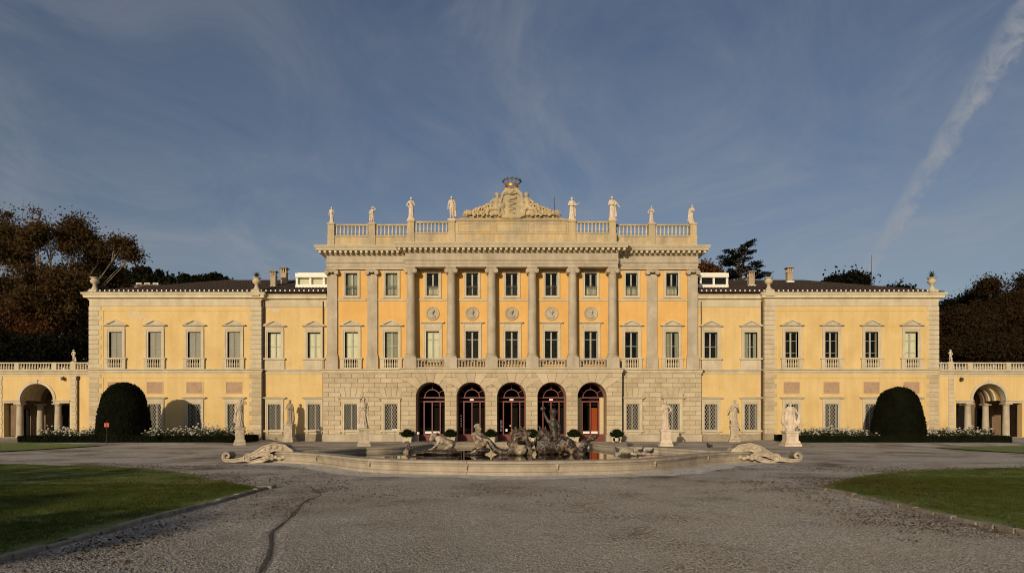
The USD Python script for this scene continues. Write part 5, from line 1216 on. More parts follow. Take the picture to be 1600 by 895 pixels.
# big gaping fish
YK2 = -.45
def q2(px, py, dy=0.0): return fp(px, py, YK2 + dy)
pr = [('e', q2(812, 700, .3), np.array([.50, .62, .50])), ('e', q2(812, 687, .25), np.array([.40, .42, .34]))] + limb((q2(799.5, 706, -.05), .16), (q2(801, 694, -.1), .13), (q2(806, 684.5, -.16), .11), (q2(814, 680.5, -.18), .11), (q2(821, 684.5, -.16), .11), (q2(825.5, 694, -.1), .13), (q2(827, 706, -.05), .16))
for i, a in enumerate(np.linspace(-1.15, 1.15, 7)):
    b = q2(813 + 9 * math.sin(a), 681 - 1.5 * math.cos(a), .05); L_ = .26 + .12 * math.cos(a); tp = (b[0] + L_ * math.sin(a) * .8, b[1] + .18, b[2] + L_ * math.cos(a)); pr += limb((b, .13), (tp, .05))
pr += [('e', q2(806.5, 681.5, -.2), np.array([.075, .06, .06])), ('e', q2(822.5, 681.5, -.2), np.array([.075, .06, .06])), ('y', q2(814, 690.5, -.42), np.array([.17, .34, .12]))]
jaw = [('e', q2(813.5, 702, -.30), np.array([.28, .26, .26]))]
fins = limb((q2(800, 699, .1), .12), (q2(794.5, 692, .15), .07), (q2(793, 687, .2), .03)) + limb((q2(799, 704, .1), .1), (q2(792, 702, .15), .05)) + limb((q2(826, 699, .1), .12), (q2(834, 692, .15), .07), (q2(836, 687, .2), .03)) + limb((q2(827, 704), .1), (q2(834, 703, .1), .06))
sculpt('fish_sculpture', 'gaping stone fish head with raised fins, pale speckled jaw facing the viewer', pr, 'stained_stone', .024, .05, rough(.05, 7, 6), extra=[('mouth', [('e', q2(813.7, 691.2, -.36), np.array([.17, .16, .10]))], 'dark_interior', .02), ('jaw', jaw, 'pale_lichen', .024), ('fins', fins, 'wet_bronze', .024)])  # the lump between lip and jaw is near-black, painting a shaded hollow
# sea horse, its rider and the serpent tail
def q3(px, py, dy=0.0): return fp(px, py, .5 + dy)
body = [('e', q3(858, 696), np.array([.62, .55, .48])), ('e', q3(850, 690), np.array([.40, .42, .42])), ('c', q3(846, 694, -.2), q3(852, 681, -.25), .30, .24), ('e', q3(848, 676, -.2), np.array([.2, .3, .2])), ('c', q3(848, 676, -.25), q3(841, 684, -.5), .18, .11), ('e', q3(868, 690), np.array([.34, .4, .36])), ('c', q3(845, 671, -.1), q3(842, 665, -.1), .07, .03), ('c', q3(852, 671, -.1), q3(852, 665, -.1), .07, .03), ('e', q3(851, 701, -.35), np.array([.16, .3, .3])), ('e', q3(843, 703, -.2), np.array([.2, .3, .26]))]
for i in range(8): body.append(('c', q3(853 + i * 1.5, 676 + i * 2.2, -.1), q3(858.5 + i * 1.6, 674.5 + i * 2.2, .0), .09, .04))
for i in range(7): body += limb((q3(840 + i * 3, 683, -.42), .06), (q3(838 + i * 3.1, 695, -.5), .075), (q3(841 + i * 2.8, 706, -.45), .05))
tl = limb((q3(870, 697, -.2), .36), (q3(880, 694, -.25), .38), (q3(888, 697, -.25), .33), (q3(894, 703, -.25), .27), (q3(900, 707.5, -.2), .21), (q3(906, 707, -.15), .20), (q3(911, 700, -.1), .21), (q3(914, 692, -.1), .17), (q3(920, 686, -.1), .13), (q3(927, 683.5, -.1), .10), (q3(932, 682, -.1), .07))
tl += limb((q3(931, 682, -.1), .07), (q3(934, 680.5, -.1), .045)) + limb((q3(929, 683, -.1), .05), (q3(927.5, 687.5, -.15), .03)) + limb((q3(908, 704, -.1), .08), (q3(911.5, 710, -.3), .04))
rd = face(q3(864.5, 645.5), (-.25, -1, -.1), 1.35) + [('c', q3(864.5, 652), q3(864.5, 656), .08, .09), ('e', q3(864.5, 663), np.array([.21, .16, .25])), ('c', q3(857.5, 658.5), q3(871, 659), .085, .085), ('c', q3(864.5, 664), q3(866, 677), .17, .15), ('e', q3(866, 681), np.array([.24, .2, .2]))]
rd += limb((q3(857, 659), .08), (q3(853, 652), .06), (q3(849.5, 643), .045)) + hand(q3(849, 642), (-.3, 0, 1), 1.2) + [('e', q3(848, 637.5), np.array([.10, .07, .09])), ('e', q3(846.2, 639.5), np.array([.06, .05, .05])), ('e', q3(850.6, 638.3), np.array([.055, .05, .05]))]
rd += limb((q3(871.5, 660), .085), (q3(874, 668), .068), (q3(873, 676, -.2), .05)) + hand(q3(873, 676.5, -.2), (0, -.3, -1), 1.2) + limb((q3(866, 682, -.1), .15), (q3(874, 686, -.4), .11), (q3(873, 697, -.5), .065)) + limb((q3(863, 682, -.1), .15), (q3(858, 687, -.45), .11), (q3(858, 699, -.5), .065)) 
def scales(P): return .05 * (meshkit.fbm(P * 7, 3, 12) - .5) + .02 * np.sin(P[..., 0] * 24) * np.sin(P[..., 2] * 26 + P[..., 1] * 9)
t = thing('sea_horse_sculpture', 'dark wet sea horse with a curling serpent tail that rears at the right', 'sculpture')
obj('body', blend(body, .03, .06, rough(.07, 6, 4)), 'wet_bronze', t, smooth=True)
obj('tail', blend(tl, .026, .05, scales), 'wet_scales', t, smooth=True)
t = thing('rider_sculpture', 'curly haired stone rider astride the sea horse with one arm raised', 'sculpture')
obj('body', blend(rd, .022, .04, rough(.015, 12, 8)), 'wet_bronze', t, smooth=True)
# fish tail at the left, turtle on its rock at the right
tf = limb((fp(633, 707, 2), .12), (fp(637, 703, 2), .12), (fp(641, 700, 2), .08)) + limb((fp(640, 701, 2), .06), (fp(646, 699.5, 2), .07), (fp(650, 698.5, 2), .02)) + limb((fp(640, 700, 2), .06), (fp(638, 695.5, 2), .05), (fp(640.5, 693.5, 2), .02))
sculpt('fish_tail_sculpture', 'small dark stone fish tail standing out of the water left of the boy', tf, 'stained_stone', .022, .04, rough(.02, 9, 2))
def q4(px, py, dy=0.0): return fp(px, py, -.9 + dy)
t = thing('turtle_sculpture', 'pale stone turtle on a flat dark rock at the right of the basin', 'sculpture')
obj('shell', blend([('e', q4(978.5, 704.5), np.array([.36, .34, .17])), ('e', q4(977, 702.5), np.array([.25, .26, .15]))], .022, .05, lambda P: .012 * np.abs(np.sin(P[..., 0] * 13 + P[..., 1] * 6)) * np.abs(np.sin(P[..., 1] * 13)) + .015 * (meshkit.noise(P * 9, 3) - .5)), 'turtle_shell', t, smooth=True)
obj('head', blend(limb((q4(986, 705), .10), (q4(991, 703.5), .10), (q4(995.5, 703), .075)) + [('e', q4(993.5, 704.5), np.array([.11, .09, .07]))], .02, .04), 'turtle_shell', t, smooth=True)
obj('flippers', blend(limb((q4(968, 708, -.2), .09), (q4(963, 711.5, -.3), .06)) + limb((q4(987, 708, -.25), .08), (q4(994, 709.5, -.35), .05)) + limb((q4(968, 707, .2), .08), (q4(962, 709, .25), .05)), .022, .04), 'turtle_shell', t, smooth=True)
obj('rock', blend([('e', q4(981, 713), np.array([.55, .45, .14])), ('e', q4(998, 713.5), np.array([.52, .32, .09])), ('e', q4(1012, 714), np.array([.35, .25, .06])), ('e', q4(966, 713), np.array([.22, .25, .13]))], .03, .06, rough(.08, 5, 7)), 'wet_bronze', t, smooth=True)
def pigeon(p, rz, mats, label, tail=True):
    t = thing('pigeon', label, 'pigeon', p, rz)
    obj('body', blend([('e', (0, 0, .13), np.array([.115, .075, .075])), ('c', (.06, 0, .16), (.11, 0, .235), .05, .034), ('e', (.12, 0, .255), np.array([.042, .034, .036])), ('c', (-.09, 0, .13), (-.23, 0, .10), .045, .02)], .012, .03), mats[0], t, smooth=True)
    obj('wing', MB().ell((-.03, -.07, .14), (.13, .022, .055), 2), mats[1], t, smooth=True); obj('wing', MB().ell((-.03, .07, .14), (.13, .022, .055), 2), mats[1], t, smooth=True)
    obj('beak', MB().lathe([(.012, 0), (.008, .02), (0, .035)], n=6).move((0, 0, 0)) and MB().mb(MB().lathe([(.012, 0), (.008, .02), (0.001, .035)], n=6), rot('y', PI / 2), (.155, 0, .25)), 'iron', t)
    for s_ in (-1, 1): obj('leg', MB().tube([(.01, s_ * .03, 0), (.01, s_ * .03, .08)], .008, 5).box(.0, .05, s_ * .03 - .012, s_ * .03 + .012, 0, .01), 'sign_red', t)
pg, pd, pw = ('pigeon_grey', 'pigeon_dark'), ('pigeon_dark', 'pigeon_dark'), ('pigeon_white', 'pigeon_grey')
z_ = lambda p, h: (p[0], p[1], h)
pigeon(z_(q4(983.5, 700), .58), 2.6, pg, 'grey pigeon perched on top of the turtle')
pigeon(z_(q4(1001.5, 710), .32), .2, pd, 'dark pigeon on the rock just behind the turtle\'s head')
pigeon(z_(q4(1010, 711.5), .29), 3.0, pw, 'white and grey pigeon stooping on the rock right of the turtle')
pigeon(z_(q4(1017.5, 711.5), .275), .5, pd, 'dark pigeon standing at the far right tip of the turtle rock')
pigeon(z_(q4(966, 711), .33), 2.9, pd, 'dark pigeon by the turtle\'s rear flipper')
p = (PX(1108, 29.5), 29.5, .47); pigeon(p, 2.0, pd, 'lone dark pigeon on the back rim of the basin')
# ------------------------------------------------------------------ lawns
def lawn(name, pts, label=None):
    P = Polygon(pts); x0, y0, x1, y1 = P.bounds
    st = .5; xs = np.arange(x0, x1 + st, st); ys = np.arange(y0, y1 + st, st)
    m = MB()
    for g in (P,):
        tv, tf = trimesh.creation.triangulate_polygon(g.segmentize(.8), engine='earcut')
        tm_ = trimesh.Trimesh(np.c_[tv, np.zeros(len(tv))], tf).subdivide_to_size(1.2); v = np.array(tm_.vertices)
        v[:, 2] = ground_height(v[:, 0], v[:, 1]) + .045 + .02 * meshkit.fbm(np.c_[v[:, :2] * .8, np.zeros(len(v))], 2, 5)
        m.add(v, tm_.faces)
    obj(name, m, 'turf', kind='structure', smooth=True)
    return P
KL, KR = -6.38, 7.85
LL = spline([(-6.45, 16.55), (-8.6, 18.6), (-11.0, 21.2), (-14, 23.4), (-18, 24.8), (-24, 25.6), (-40, 26)], 5)
LR = spline([(7.92, 16.4), (9.4, 18.3), (11.2, 20.3), (13.8, 22.0), (17, 23.2), (22, 24.0), (38, 24.6)], 5)
P1 = lawn('lawn', list(map(tuple, LL)) + [(-40, 5.2), (KL - .06, 5.2)])
P2 = lawn('lawn', list(map(tuple, LR)) + [(38, 6.5), (KR + .06, 6.5)])
P3 = lawn('lawn', [(-28.4, 44.4), (-38, 47.6), (-60, 49.5), (-60, 33), (-45, 34.5), (-35, 35), (-28.6, 36)])
P4 = lawn('lawn', [(27.0, 41.2), (34.8, 44.2), (58, 47), (58, 30.5), (40, 33), (27.3, 34)])
def tuft_proto(path, n, h, spread, seed):
    r = np.random.default_rng(seed); m = MB()
    for i in range(n):
        b = np.r_[r.uniform(-spread, spread, 2), -.02]; a = r.uniform(0, 2 * PI); d = np.array([math.cos(a), math.sin(a), 0]); w = np.array([-d[1], d[0], 0]) * r.uniform(.0028, .0052); L_ = h * r.uniform(.5, 1.25); bend = r.uniform(.2, .9)
        p1 = b + d * L_ * .25 * bend + [0, 0, L_ * .6]; p2 = b + d * L_ * .8 * bend + [0, 0, L_ * (1 - .3 * bend)]
        m.add([b - w, b + w, p1 + w * .8, p1 - w * .8, p2], [(0, 1, 2, 3), (3, 2, 4, 4)])
    return usdkit.mesh(stage, path, m.arr(), M['grass_blade'])
def scatter(name, protos, pos, rz, sc, ids, kind='stuff'):
    pi = UsdGeom.PointInstancer.Define(stage, '/World/' + name)
    paths = []
    for i, make in enumerate(protos):
        paths.append(make(f'/World/{name}/{name}_piece_{i:03d}').GetPath() if True else None)
    pi.CreatePrototypesRel().SetTargets(paths)
    pi.CreatePositionsAttr(Vt.Vec3fArray.FromNumpy(np.asarray(pos, np.float32))); pi.CreateProtoIndicesAttr(Vt.IntArray.FromNumpy(np.asarray(ids, np.int32)))
    pi.CreateOrientationsAttr(Vt.QuathArray([Gf.Quath(math.cos(a / 2), 0, 0, math.sin(a / 2)) for a in rz])); pi.CreateScalesAttr(Vt.Vec3fArray.FromNumpy(np.repeat(np.asarray(sc, np.float32)[:, None], 3, 1)))
    meta(pi, kind=kind); return pi
def grass(name, polys, bounds, n, seed):
    r = np.random.default_rng(seed); import shapely
    xs, ys = [], []
    for P, (x0, x1, y0, y1), k_ in zip(polys, bounds, n):
        x = r.uniform(x0, x1, k_ * 3); y = r.uniform(y0, y1, k_ * 3); ok = shapely.contains_xy(P.buffer(-.22), x, y)
        xs.append(x[ok][:k_]); ys.append(y[ok][:k_])
    x, y = np.concatenate(xs), np.concatenate(ys)
    z = ground_height(x, y) + .045
    scatter(name, [lambda p, s_=s_: tuft_proto(p, 80, .045 + .008 * s_, .22, s_) for s_ in range(4)], np.c_[x, y, z], r.uniform(0, 6.28, len(x)), r.uniform(.75, 1.3, len(x)), r.integers(0, 4, len(x)))
grass('grass', [P1, P2, P1, P2], [(-14, -6.4, 7, 17), (7.8, 17, 9, 19), (-25, -6.4, 14, 26), (7.9, 24, 15, 24.5)], [5200, 4200, 3600, 3000], 5)
# kerbs of small stones along the path
def kerb(label, x, y0, y1, seed):
    t = thing('lawn_kerb', label, 'kerb'); r = np.random.default_rng(seed); y = y0
    while y < y1:
        L_ = r.uniform(.32, .62); j = r.uniform(-.018, .018); h = .07 + r.uniform(-.018, .018); zb = gz(x, y)
        b = MB().box(x - .06 + j, x + .06 + j, y + .012, y + L_ - .012, zb - .1, zb + h, .014)
        v = np.vstack(b.v); v += .012 * (np.stack([meshkit.noise(v * 7, s_) for s_ in (1, 2, 3)], 1) - .5) * 2
        obj('kerb_stone', (v, np.vstack(b.f)), 'kerb_stone', t); y += L_
kerb('low stone kerb along the left lawn edge', KL, 6.0, 16.55, 3)
kerb('low stone kerb along the right lawn edge', KR, 7.5, 16.4, 4)
obj('corner_stone', (lambda b: (np.vstack(b.v), np.vstack(b.f)))(MB().box(-6.62, -6.2, 16.5, 16.85, -.1, .075, .02)), 'kerb_stone', label='flat pale stone at the tip of the left lawn', cat='stone')
# loose pebbles on the near gravel
def pebble_proto(path, seed):
    r = np.random.default_rng(seed); m = MB()
    for i in range(45):
        c = np.r_[r.uniform(-.3, .3, 2), 0]; s_ = abs(r.normal(.0055, .003)) + .0035
        m.ell(c + [0, 0, s_ * .25], np.array([s_ * r.uniform(.8, 1.5), s_ * r.uniform(.8, 1.3), s_ * .65]), 0)
    return usdkit.mesh(stage, path, m.arr(), M['pebble'])
r = np.random.default_rng(9); n = 5200
yy = 6.6 * (24 / 6.6) ** r.random(n); xx = r.uniform(-1, 1, n) * np.minimum(yy * .86, 9) + .7
gd = groove_depth(xx, yy); ok = (xx > KL + .35) & (xx < KR - .35) & (yy < 19.5) & (gd > -.006); xx, yy = xx[ok], yy[ok]
scatter('pebbles', [lambda p, s_=s_: pebble_proto(p, s_ + 40) for s_ in range(5)], np.c_[xx, yy, ground_height(xx, yy) - .001], r.uniform(0, 6.28, len(xx)), r.uniform(.8, 1.3, len(xx)), r.integers(0, 5, len(xx)))
def litter_proto(path, seed):
    r = np.random.default_rng(seed); m = MB()
    for i in range(40):
        c = np.r_[r.normal(0, .38, 2), r.uniform(.004, .015)]; a = r.uniform(0, 6.28); u = np.array([math.cos(a), math.sin(a), r.normal(0, .25)]) * r.uniform(.010, .026); w = np.array([-u[1], u[0], r.normal(0, .012)]) * .7
        m.add([c - u, c + w, c + u, c - w], [(0, 1, 2, 3)])
    return usdkit.mesh(stage, path, m.arr(), M['fallen_leaf'])
r = np.random.default_rng(21); pts = []
for cx, cy, sx, sy, n in ((-8.0, 18.6, 2.0, 2.0, 110), (-13, 24.3, 4.5, .9, 90), (8.9, 17.6, 1.6, 1.6, 90), (14, 22.8, 4, .8, 80), (-5.4, 11, .6, 3.2, 45), (6.9, 12, .6, 3, 40), (-2, 15, 2.2, 1.5, 25), (-13, 17, 5, 4, 25), (13, 17, 4, 3, 25)):
    pts.append(np.c_[r.normal(cx, sx, n), r.normal(cy, sy, n)])
pts = np.vstack(pts); zz = ground_height(pts[:, 0], pts[:, 1])
import shapely
on = shapely.contains_xy(P1, pts[:, 0], pts[:, 1]) | shapely.contains_xy(P2, pts[:, 0], pts[:, 1])
scatter('fallen_leaves', [lambda p, s_=s_: litter_proto(p, s_ + 70) for s_ in range(3)], np.c_[pts, zz + np.where(on, .085, .004)], r.uniform(0, 6.28, len(pts)), r.uniform(.7, 1.3, len(pts)), r.integers(0, 3, len(pts)))
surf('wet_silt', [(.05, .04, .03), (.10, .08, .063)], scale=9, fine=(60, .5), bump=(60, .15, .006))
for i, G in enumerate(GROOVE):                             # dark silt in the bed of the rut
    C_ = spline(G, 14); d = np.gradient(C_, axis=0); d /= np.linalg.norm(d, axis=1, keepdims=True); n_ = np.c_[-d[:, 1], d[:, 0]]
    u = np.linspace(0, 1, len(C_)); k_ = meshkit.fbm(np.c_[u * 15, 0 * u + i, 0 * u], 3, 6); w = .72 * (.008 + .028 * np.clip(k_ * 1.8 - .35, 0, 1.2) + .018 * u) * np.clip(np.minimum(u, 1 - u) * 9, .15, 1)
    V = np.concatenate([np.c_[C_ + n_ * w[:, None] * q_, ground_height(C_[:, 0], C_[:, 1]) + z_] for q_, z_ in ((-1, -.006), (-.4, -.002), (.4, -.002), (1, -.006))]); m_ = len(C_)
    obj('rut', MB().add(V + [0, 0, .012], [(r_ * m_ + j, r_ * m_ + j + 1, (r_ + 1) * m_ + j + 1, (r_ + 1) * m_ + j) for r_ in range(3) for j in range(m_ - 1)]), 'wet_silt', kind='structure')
# ------------------------------------------------------------------ plants
def quads(c, size, r, flat=0.0, nrm=None, aspect=1.6):
    n = len(c); u = r.normal(size=(n, 3))
    if nrm is not None: u = u - nrm * (u * nrm).sum(1, keepdims=True) * .7
    u /= np.linalg.norm(u, axis=1, keepdims=True); w = np.cross(u, r.normal(size=(n, 3)) if nrm is None else nrm + .5 * r.normal(size=(n, 3))); w /= np.maximum(np.linalg.norm(w, axis=1, keepdims=True), 1e-6)
    if flat: w[:, 2] *= 1 - flat; u[:, 2] *= 1 - flat
    s_ = np.broadcast_to(size, n)[:, None] * r.uniform(.6, 1.3, (n, 1)); u = u * s_ * aspect * .5; w = w * s_ * .5
    v = np.stack([c - u, c + w * .9, c + u, c - w * .9], 1).reshape(-1, 3)
    return v, np.arange(4 * n).reshape(-1, 4)
def sphere_pts(n, r):
    p = r.normal(size=(n, 3)); return p / np.linalg.norm(p, axis=1, keepdims=True)
def tree(name, label, X, Y, trunk_h, lobes, leaf, n, size, seed, bark='dark_bark', tr=.4, group=None, clump=.9, gap=.42, x0=None, z0=0.0, bare=0):
    """lobes: (x, y offset, z, rx, rz) in metres; leaves gather in clumps on boughs that reach into each lobe"""
    r = np.random.default_rng(seed); t = thing(name, label, 'tree', group=group)
    lob = np.array(lobes, float); bx = X if x0 is None else x0
    m = MB(); fork = np.array([X, Y, z0 + trunk_h])
    m.tube([(bx, Y, z0 - .3), (bx * .6 + X * .4, Y, z0 + trunk_h * .5), fork], [tr * 1.25, tr, tr * .8], 10)
    cl = []
    vol = lob[:, 3] ** 2 * lob[:, 4]; per = np.maximum(6, (vol / vol.sum() * n / 26).astype(int))
    for (lx, ly, lz, rx, rz_), k_ in zip(lob, per):
        c = np.array([lx, Y + ly, lz]); mid = (fork + c) / 2 + r.normal(0, .4, 3); lt = tr * min(1, .25 + rx / 5); m.tube([fork, mid, c], [lt * .55, lt * .3, lt * .1], 7)
        for q_ in range(6):
            d = sphere_pts(1, r)[0]; d[2] = abs(d[2]) * .8; e_ = c + d * [rx * .85, rx * .7, rz_ * .85]; m.tube([c + (mid - c) * r.uniform(0, .4), (c + e_) / 2 + r.normal(0, .2, 3), e_], [tr * .14, tr * .09, tr * .035], 5)
        u = sphere_pts(k_, r) * (r.random((k_, 1)) ** .45); u[:, 2] = np.where(u[:, 2] < -.3, u[:, 2] * .75, u[:, 2])
        p = c + u * [rx, rx * .85, rz_]
        ok = meshkit.fbm(p * .45 + seed, 3, seed) > gap
        cl.append(p[ok])
    cl = np.vstack(cl); per_ = max(8, int(n / len(cl)))
    pts = np.repeat(cl, per_, 0); pts = pts + r.normal(size=pts.shape) * clump * r.uniform(.35, 1.0, (len(cl), 1)).repeat(per_, 0) * [1, 1, .65]
    if bare:
        for q_ in range(bare):
            p = cl[r.integers(len(cl))]; m.tube([fork + (p - fork) * .5, (fork + p) / 2 + (p - fork) * .25 + r.normal(0, .3, 3), p + (p - fork) * .12], [tr * .12, tr * .07, tr * .02], 5)
    obj('trunk', m, bark, t, smooth=True)
    obj('crown', quads(pts, size, r), leaf, t)
    return t
def L(Y, *rows):
    """lobes measured off the photograph as (column, row, half width, half height) at distance Y"""
    return [(PX(a, Y + d), d, PZ(b, Y + d), w * Y / FPX, h * Y / FPX) for a, b, w, h, d in rows]
G2 = 'trees left of the palace'
tree('plane_tree', 'tall rust brown plane tree, nearer one, over the left arcade', PX(52, 80), 80, 9, L(80, (60, 352, 28, 26, 0), (20, 385, 45, 38, 2), (80, 385, 40, 36, -2), (125, 366, 26, 30, 0), (160, 395, 30, 24, 1), (40, 440, 55, 34, 0), (110, 440, 48, 34, -2), (190, 392, 24, 18, 0), (10, 350, 22, 20, 3), (206, 402, 12, 9, 0), (75, 480, 55, 28, -3), (130, 345, 12, 12, 0)), 'plane_leaf', 88000, .20, 3, bark='bark', tr=.55, group=G2, clump=.85, gap=.575, bare=46)
tree('plane_tree', 'lower brown leaved tree under the plane tree at the far left', PX(20, 76), 76, 5, L(76, (10, 500, 38, 30, 0), (55, 505, 34, 28, 0), (-30, 470, 40, 40, 2), (30, 545, 45, 20, 0)), 'rust_leaf', 40000, .20, 4, bark='bark', tr=.35, group=G2)
tree('plane_tree', 'half bare pale limbed tree beside the left corner of the palace roof', PX(148, 84), 84, 7, L(84, (150, 430, 20, 24, 0), (140, 470, 22, 24, 0), (110, 500, 26, 24, 2), (172, 435, 18, 16, 2), (125, 535, 26, 20, -2)), 'plane_leaf', 34000, .20, 5, bark='dark_bark', tr=.2, group=G2, bare=14, gap=.46)
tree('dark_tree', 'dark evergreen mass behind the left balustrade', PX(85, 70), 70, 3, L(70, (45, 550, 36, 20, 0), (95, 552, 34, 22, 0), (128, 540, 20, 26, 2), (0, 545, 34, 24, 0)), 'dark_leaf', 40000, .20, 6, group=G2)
G3 = 'trees right of the palace'
tree('broad_tree', 'tall brown tree with sparse top at the right edge of the picture', PX(1560, 84), 84, 7, L(84, (1575, 490, 36, 34, 0), (1612, 474, 40, 36, 2), (1545, 480, 22, 24, 0), (1590, 520, 45, 36, -2), (1545, 445, 14, 10, 0), (1640, 500, 40, 60, 2), (1600, 440, 18, 10, 2)), 'brown_leaf', 95000, .21, 12, group=G3, gap=.525, bare=16)
tree('broad_tree', 'brown leaved tree behind the right arcade close to the palace corner', PX(1500, 80), 80, 5, L(80, (1498, 512, 28, 26, 0), (1520, 506, 22, 20, 2), (1500, 545, 36, 24, 0), (1478, 520, 18, 28, 2)), 'brown_leaf', 52000, .20, 13, group=G3, gap=.49)
tree('broad_tree', 'rust coloured tree low behind the right balustrade', PX(1575, 74), 74, 4, L(74, (1575, 545, 34, 22, 0), (1540, 550, 26, 18, 0), (1610, 545, 30, 26, 0)), 'brown_leaf', 34000, .20, 14, group=G3)
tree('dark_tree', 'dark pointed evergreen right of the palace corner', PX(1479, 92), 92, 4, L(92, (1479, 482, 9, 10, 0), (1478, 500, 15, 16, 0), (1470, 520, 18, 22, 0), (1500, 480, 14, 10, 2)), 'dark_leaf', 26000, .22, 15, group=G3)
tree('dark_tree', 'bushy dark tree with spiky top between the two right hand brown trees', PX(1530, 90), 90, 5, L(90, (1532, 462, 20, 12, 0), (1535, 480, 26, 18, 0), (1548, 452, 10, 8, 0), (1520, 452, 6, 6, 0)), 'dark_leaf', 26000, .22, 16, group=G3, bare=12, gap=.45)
tree('round_tree', 'reddish treetop showing over the roof beside the right roof lantern', PX(1104, 84), 84, 10, L(84, (1102, 420, 14, 9, 0), (1112, 428, 16, 10, 0)), 'rust_leaf', 3600, .30, 17, bare=14, gap=.46, clump=.7)
tree('round_tree', 'green treetop showing over the middle of the right wing roof', PX(1326, 84), 84, 10, L(84, (1312, 440, 14, 7, 0), (1332, 439, 18, 8, 0), (1345, 442, 9, 8, 0)), 'dark_leaf', 5000, .30, 18, bare=8, gap=.44, clump=.7)
tree('round_tree', 'small dark treetop just over the right roof edge near the corner urn', PX(1404, 84), 84, 9, L(84, (1396, 455, 9, 5, 0), (1412, 454, 8, 5, 0)), 'dark_leaf', 2200, .28, 19, gap=.4, clump=.6)
# a cedar with flat tiers
def cedar(label, px, Y, rows, seed):
    r = np.random.default_rng(seed); t = thing('cedar_tree', label, 'tree'); m = MB(); X = PX(px, Y)
    top = PZ(rows[0][1], Y); m.tube([(X, Y, 0), (X + .2, Y, top * .5), (X + .5, Y, top * .85), (PX(rows[0][0], Y), Y, top)], [.6, .5, .25, .06], 9)
    c = []
    for a, b, w, h in rows:
        cx, cz, ww, hh = PX(a, Y), PZ(b, Y), w * .8 * Y / FPX, h * Y / FPX
        dirn = np.sign(cx - X) or 1
        m.tube([(X + .3, Y, cz - hh - .5), ((X + cx) / 2, Y, cz - hh * .4), (cx + dirn * ww * .6, Y, cz)], [.16, .11, .03], 6)
        k_ = int(60 * ww); u = r.uniform(-1, 1, (k_, 3)); p = np.c_[cx + u[:, 0] * ww, Y + u[:, 1] * 1.6, cz + (u[:, 2] * .35 + .3 * u[:, 0] * dirn) * hh]
        c.append(p[meshkit.noise(p * .9, seed) > .44])
    c = np.vstack(c); pts = np.repeat(c, 22, 0) + r.normal(size=(len(c) * 22, 3)) * [.22, .25, .09]
    obj('trunk', m, 'dark_bark', t, smooth=True); obj('crown', quads(pts, .20, r, .45), 'cedar_leaf', t)
cedar('dark flat tiered cedar rising behind the right wing roof', 1151, 86, [(1170, 381, 5, 4), (1163, 388, 9, 4), (1176, 392, 8, 4), (1136, 394, 11, 4), (1152, 400, 12, 5), (1128, 404, 7, 4), (1160, 408, 16, 5), (1140, 411, 10, 4), (1172, 415, 14, 4), (1150, 421, 14, 5), (1182, 420, 10, 3), (1165, 428, 22, 5), (1143, 431, 12, 4), (1190, 430, 8, 4)], 44)

# wooded hill far behind the left wing
hx = np.linspace(-190, -40, 60); hy = np.linspace(120, 330, 50); HX, HY = np.meshgrid(hx, hy, indexing='ij')
def hill_z(x, y):
    prof = np.interp(x / y * 1000 + 800, [-200, 100, 150, 200, 240, 285, 330, 370, 450, 560], [56, 57, 57, 56, 54, 51, 51.5, 49.5, 46, 38])
    return np.where(y < 235, -2 + prof * np.clip((y - 130) / 105, 0, 1) ** .9, prof - (y - 235) * .05 - 2) * 1.0
HZ = hill_z(HX, HY); n1 = len(hy); a_, b_ = np.meshgrid(np.arange(59), np.arange(49), indexing='ij'); q_ = (a_ * n1 + b_).ravel()
obj('hill', MB().add(np.stack([HX, HY, HZ], -1).reshape(-1, 3), np.stack([q_, q_ + n1, q_ + n1 + 1, q_ + 1], 1)), 'hill_soil', smooth=True, kind='structure')
r = np.random.default_rng(77); n = 5200
yy = r.uniform(138, 300, n); xx = (r.uniform(60, 520, n) - 800) * yy / 1000; zz = hill_z(xx, yy)
c = np.c_[xx, yy, zz + r.uniform(.5, 3.5, n)]; pts = np.repeat(c, 24, 0) + r.normal(size=(n * 24, 3)) * [1.0, 1.0, 1.1]
obj('hill_woods', quads(pts, .8, r), 'hill_leaf', kind='stuff')
G4 = 'single trees on the hill skyline'
for i, (px, py, w, kind, lab) in enumerate(((248, 424, 9, 'fir', 'pointed conifer on the hill skyline right of the plane tree'), (262, 432, 8, 'round', 'small round tree on the hill skyline above the left roof slope'), (289, 430, 8, 'round', 'bushy tree on the hill skyline at the foot of the slope'), (308, 432, 9, 'round', 'rounded tree on the hill skyline above the roof ridge start'), (333, 428, 16, 'round', 'broad tree crown on the hill skyline above the left roof ridge'), (350, 434, 9, 'round', 'last low tree on the hill skyline before the roof ridge'), (222, 418, 14, 'round', 'large dark crown on the hill under the plane tree branches'))):
    Y = 232.0; k_ = Y / FPX
    if kind == 'fir': lb = L(Y, (px, py + 3, w * .25, 4, 0), (px, py + 8, w * .45, 4, 0), (px, py + 13, w * .6, 5, 0))
    else: lb = L(Y, (px, py + 5, w * .8, 5, 0), (px - w * .5, py + 9, w * .5, 5, 0), (px + w * .5, py + 8, w * .5, 5, 0))
    gz_ = float(hill_z(np.array([PX(px, Y)]), np.array([Y]))[0])
    tree('hill_tree', lab, PX(px, Y), Y, 2.5, lb, 'hill_leaf', 1800, .75, 200 + i, tr=.3, group=G4, clump=.8, gap=.2, z0=gz_)
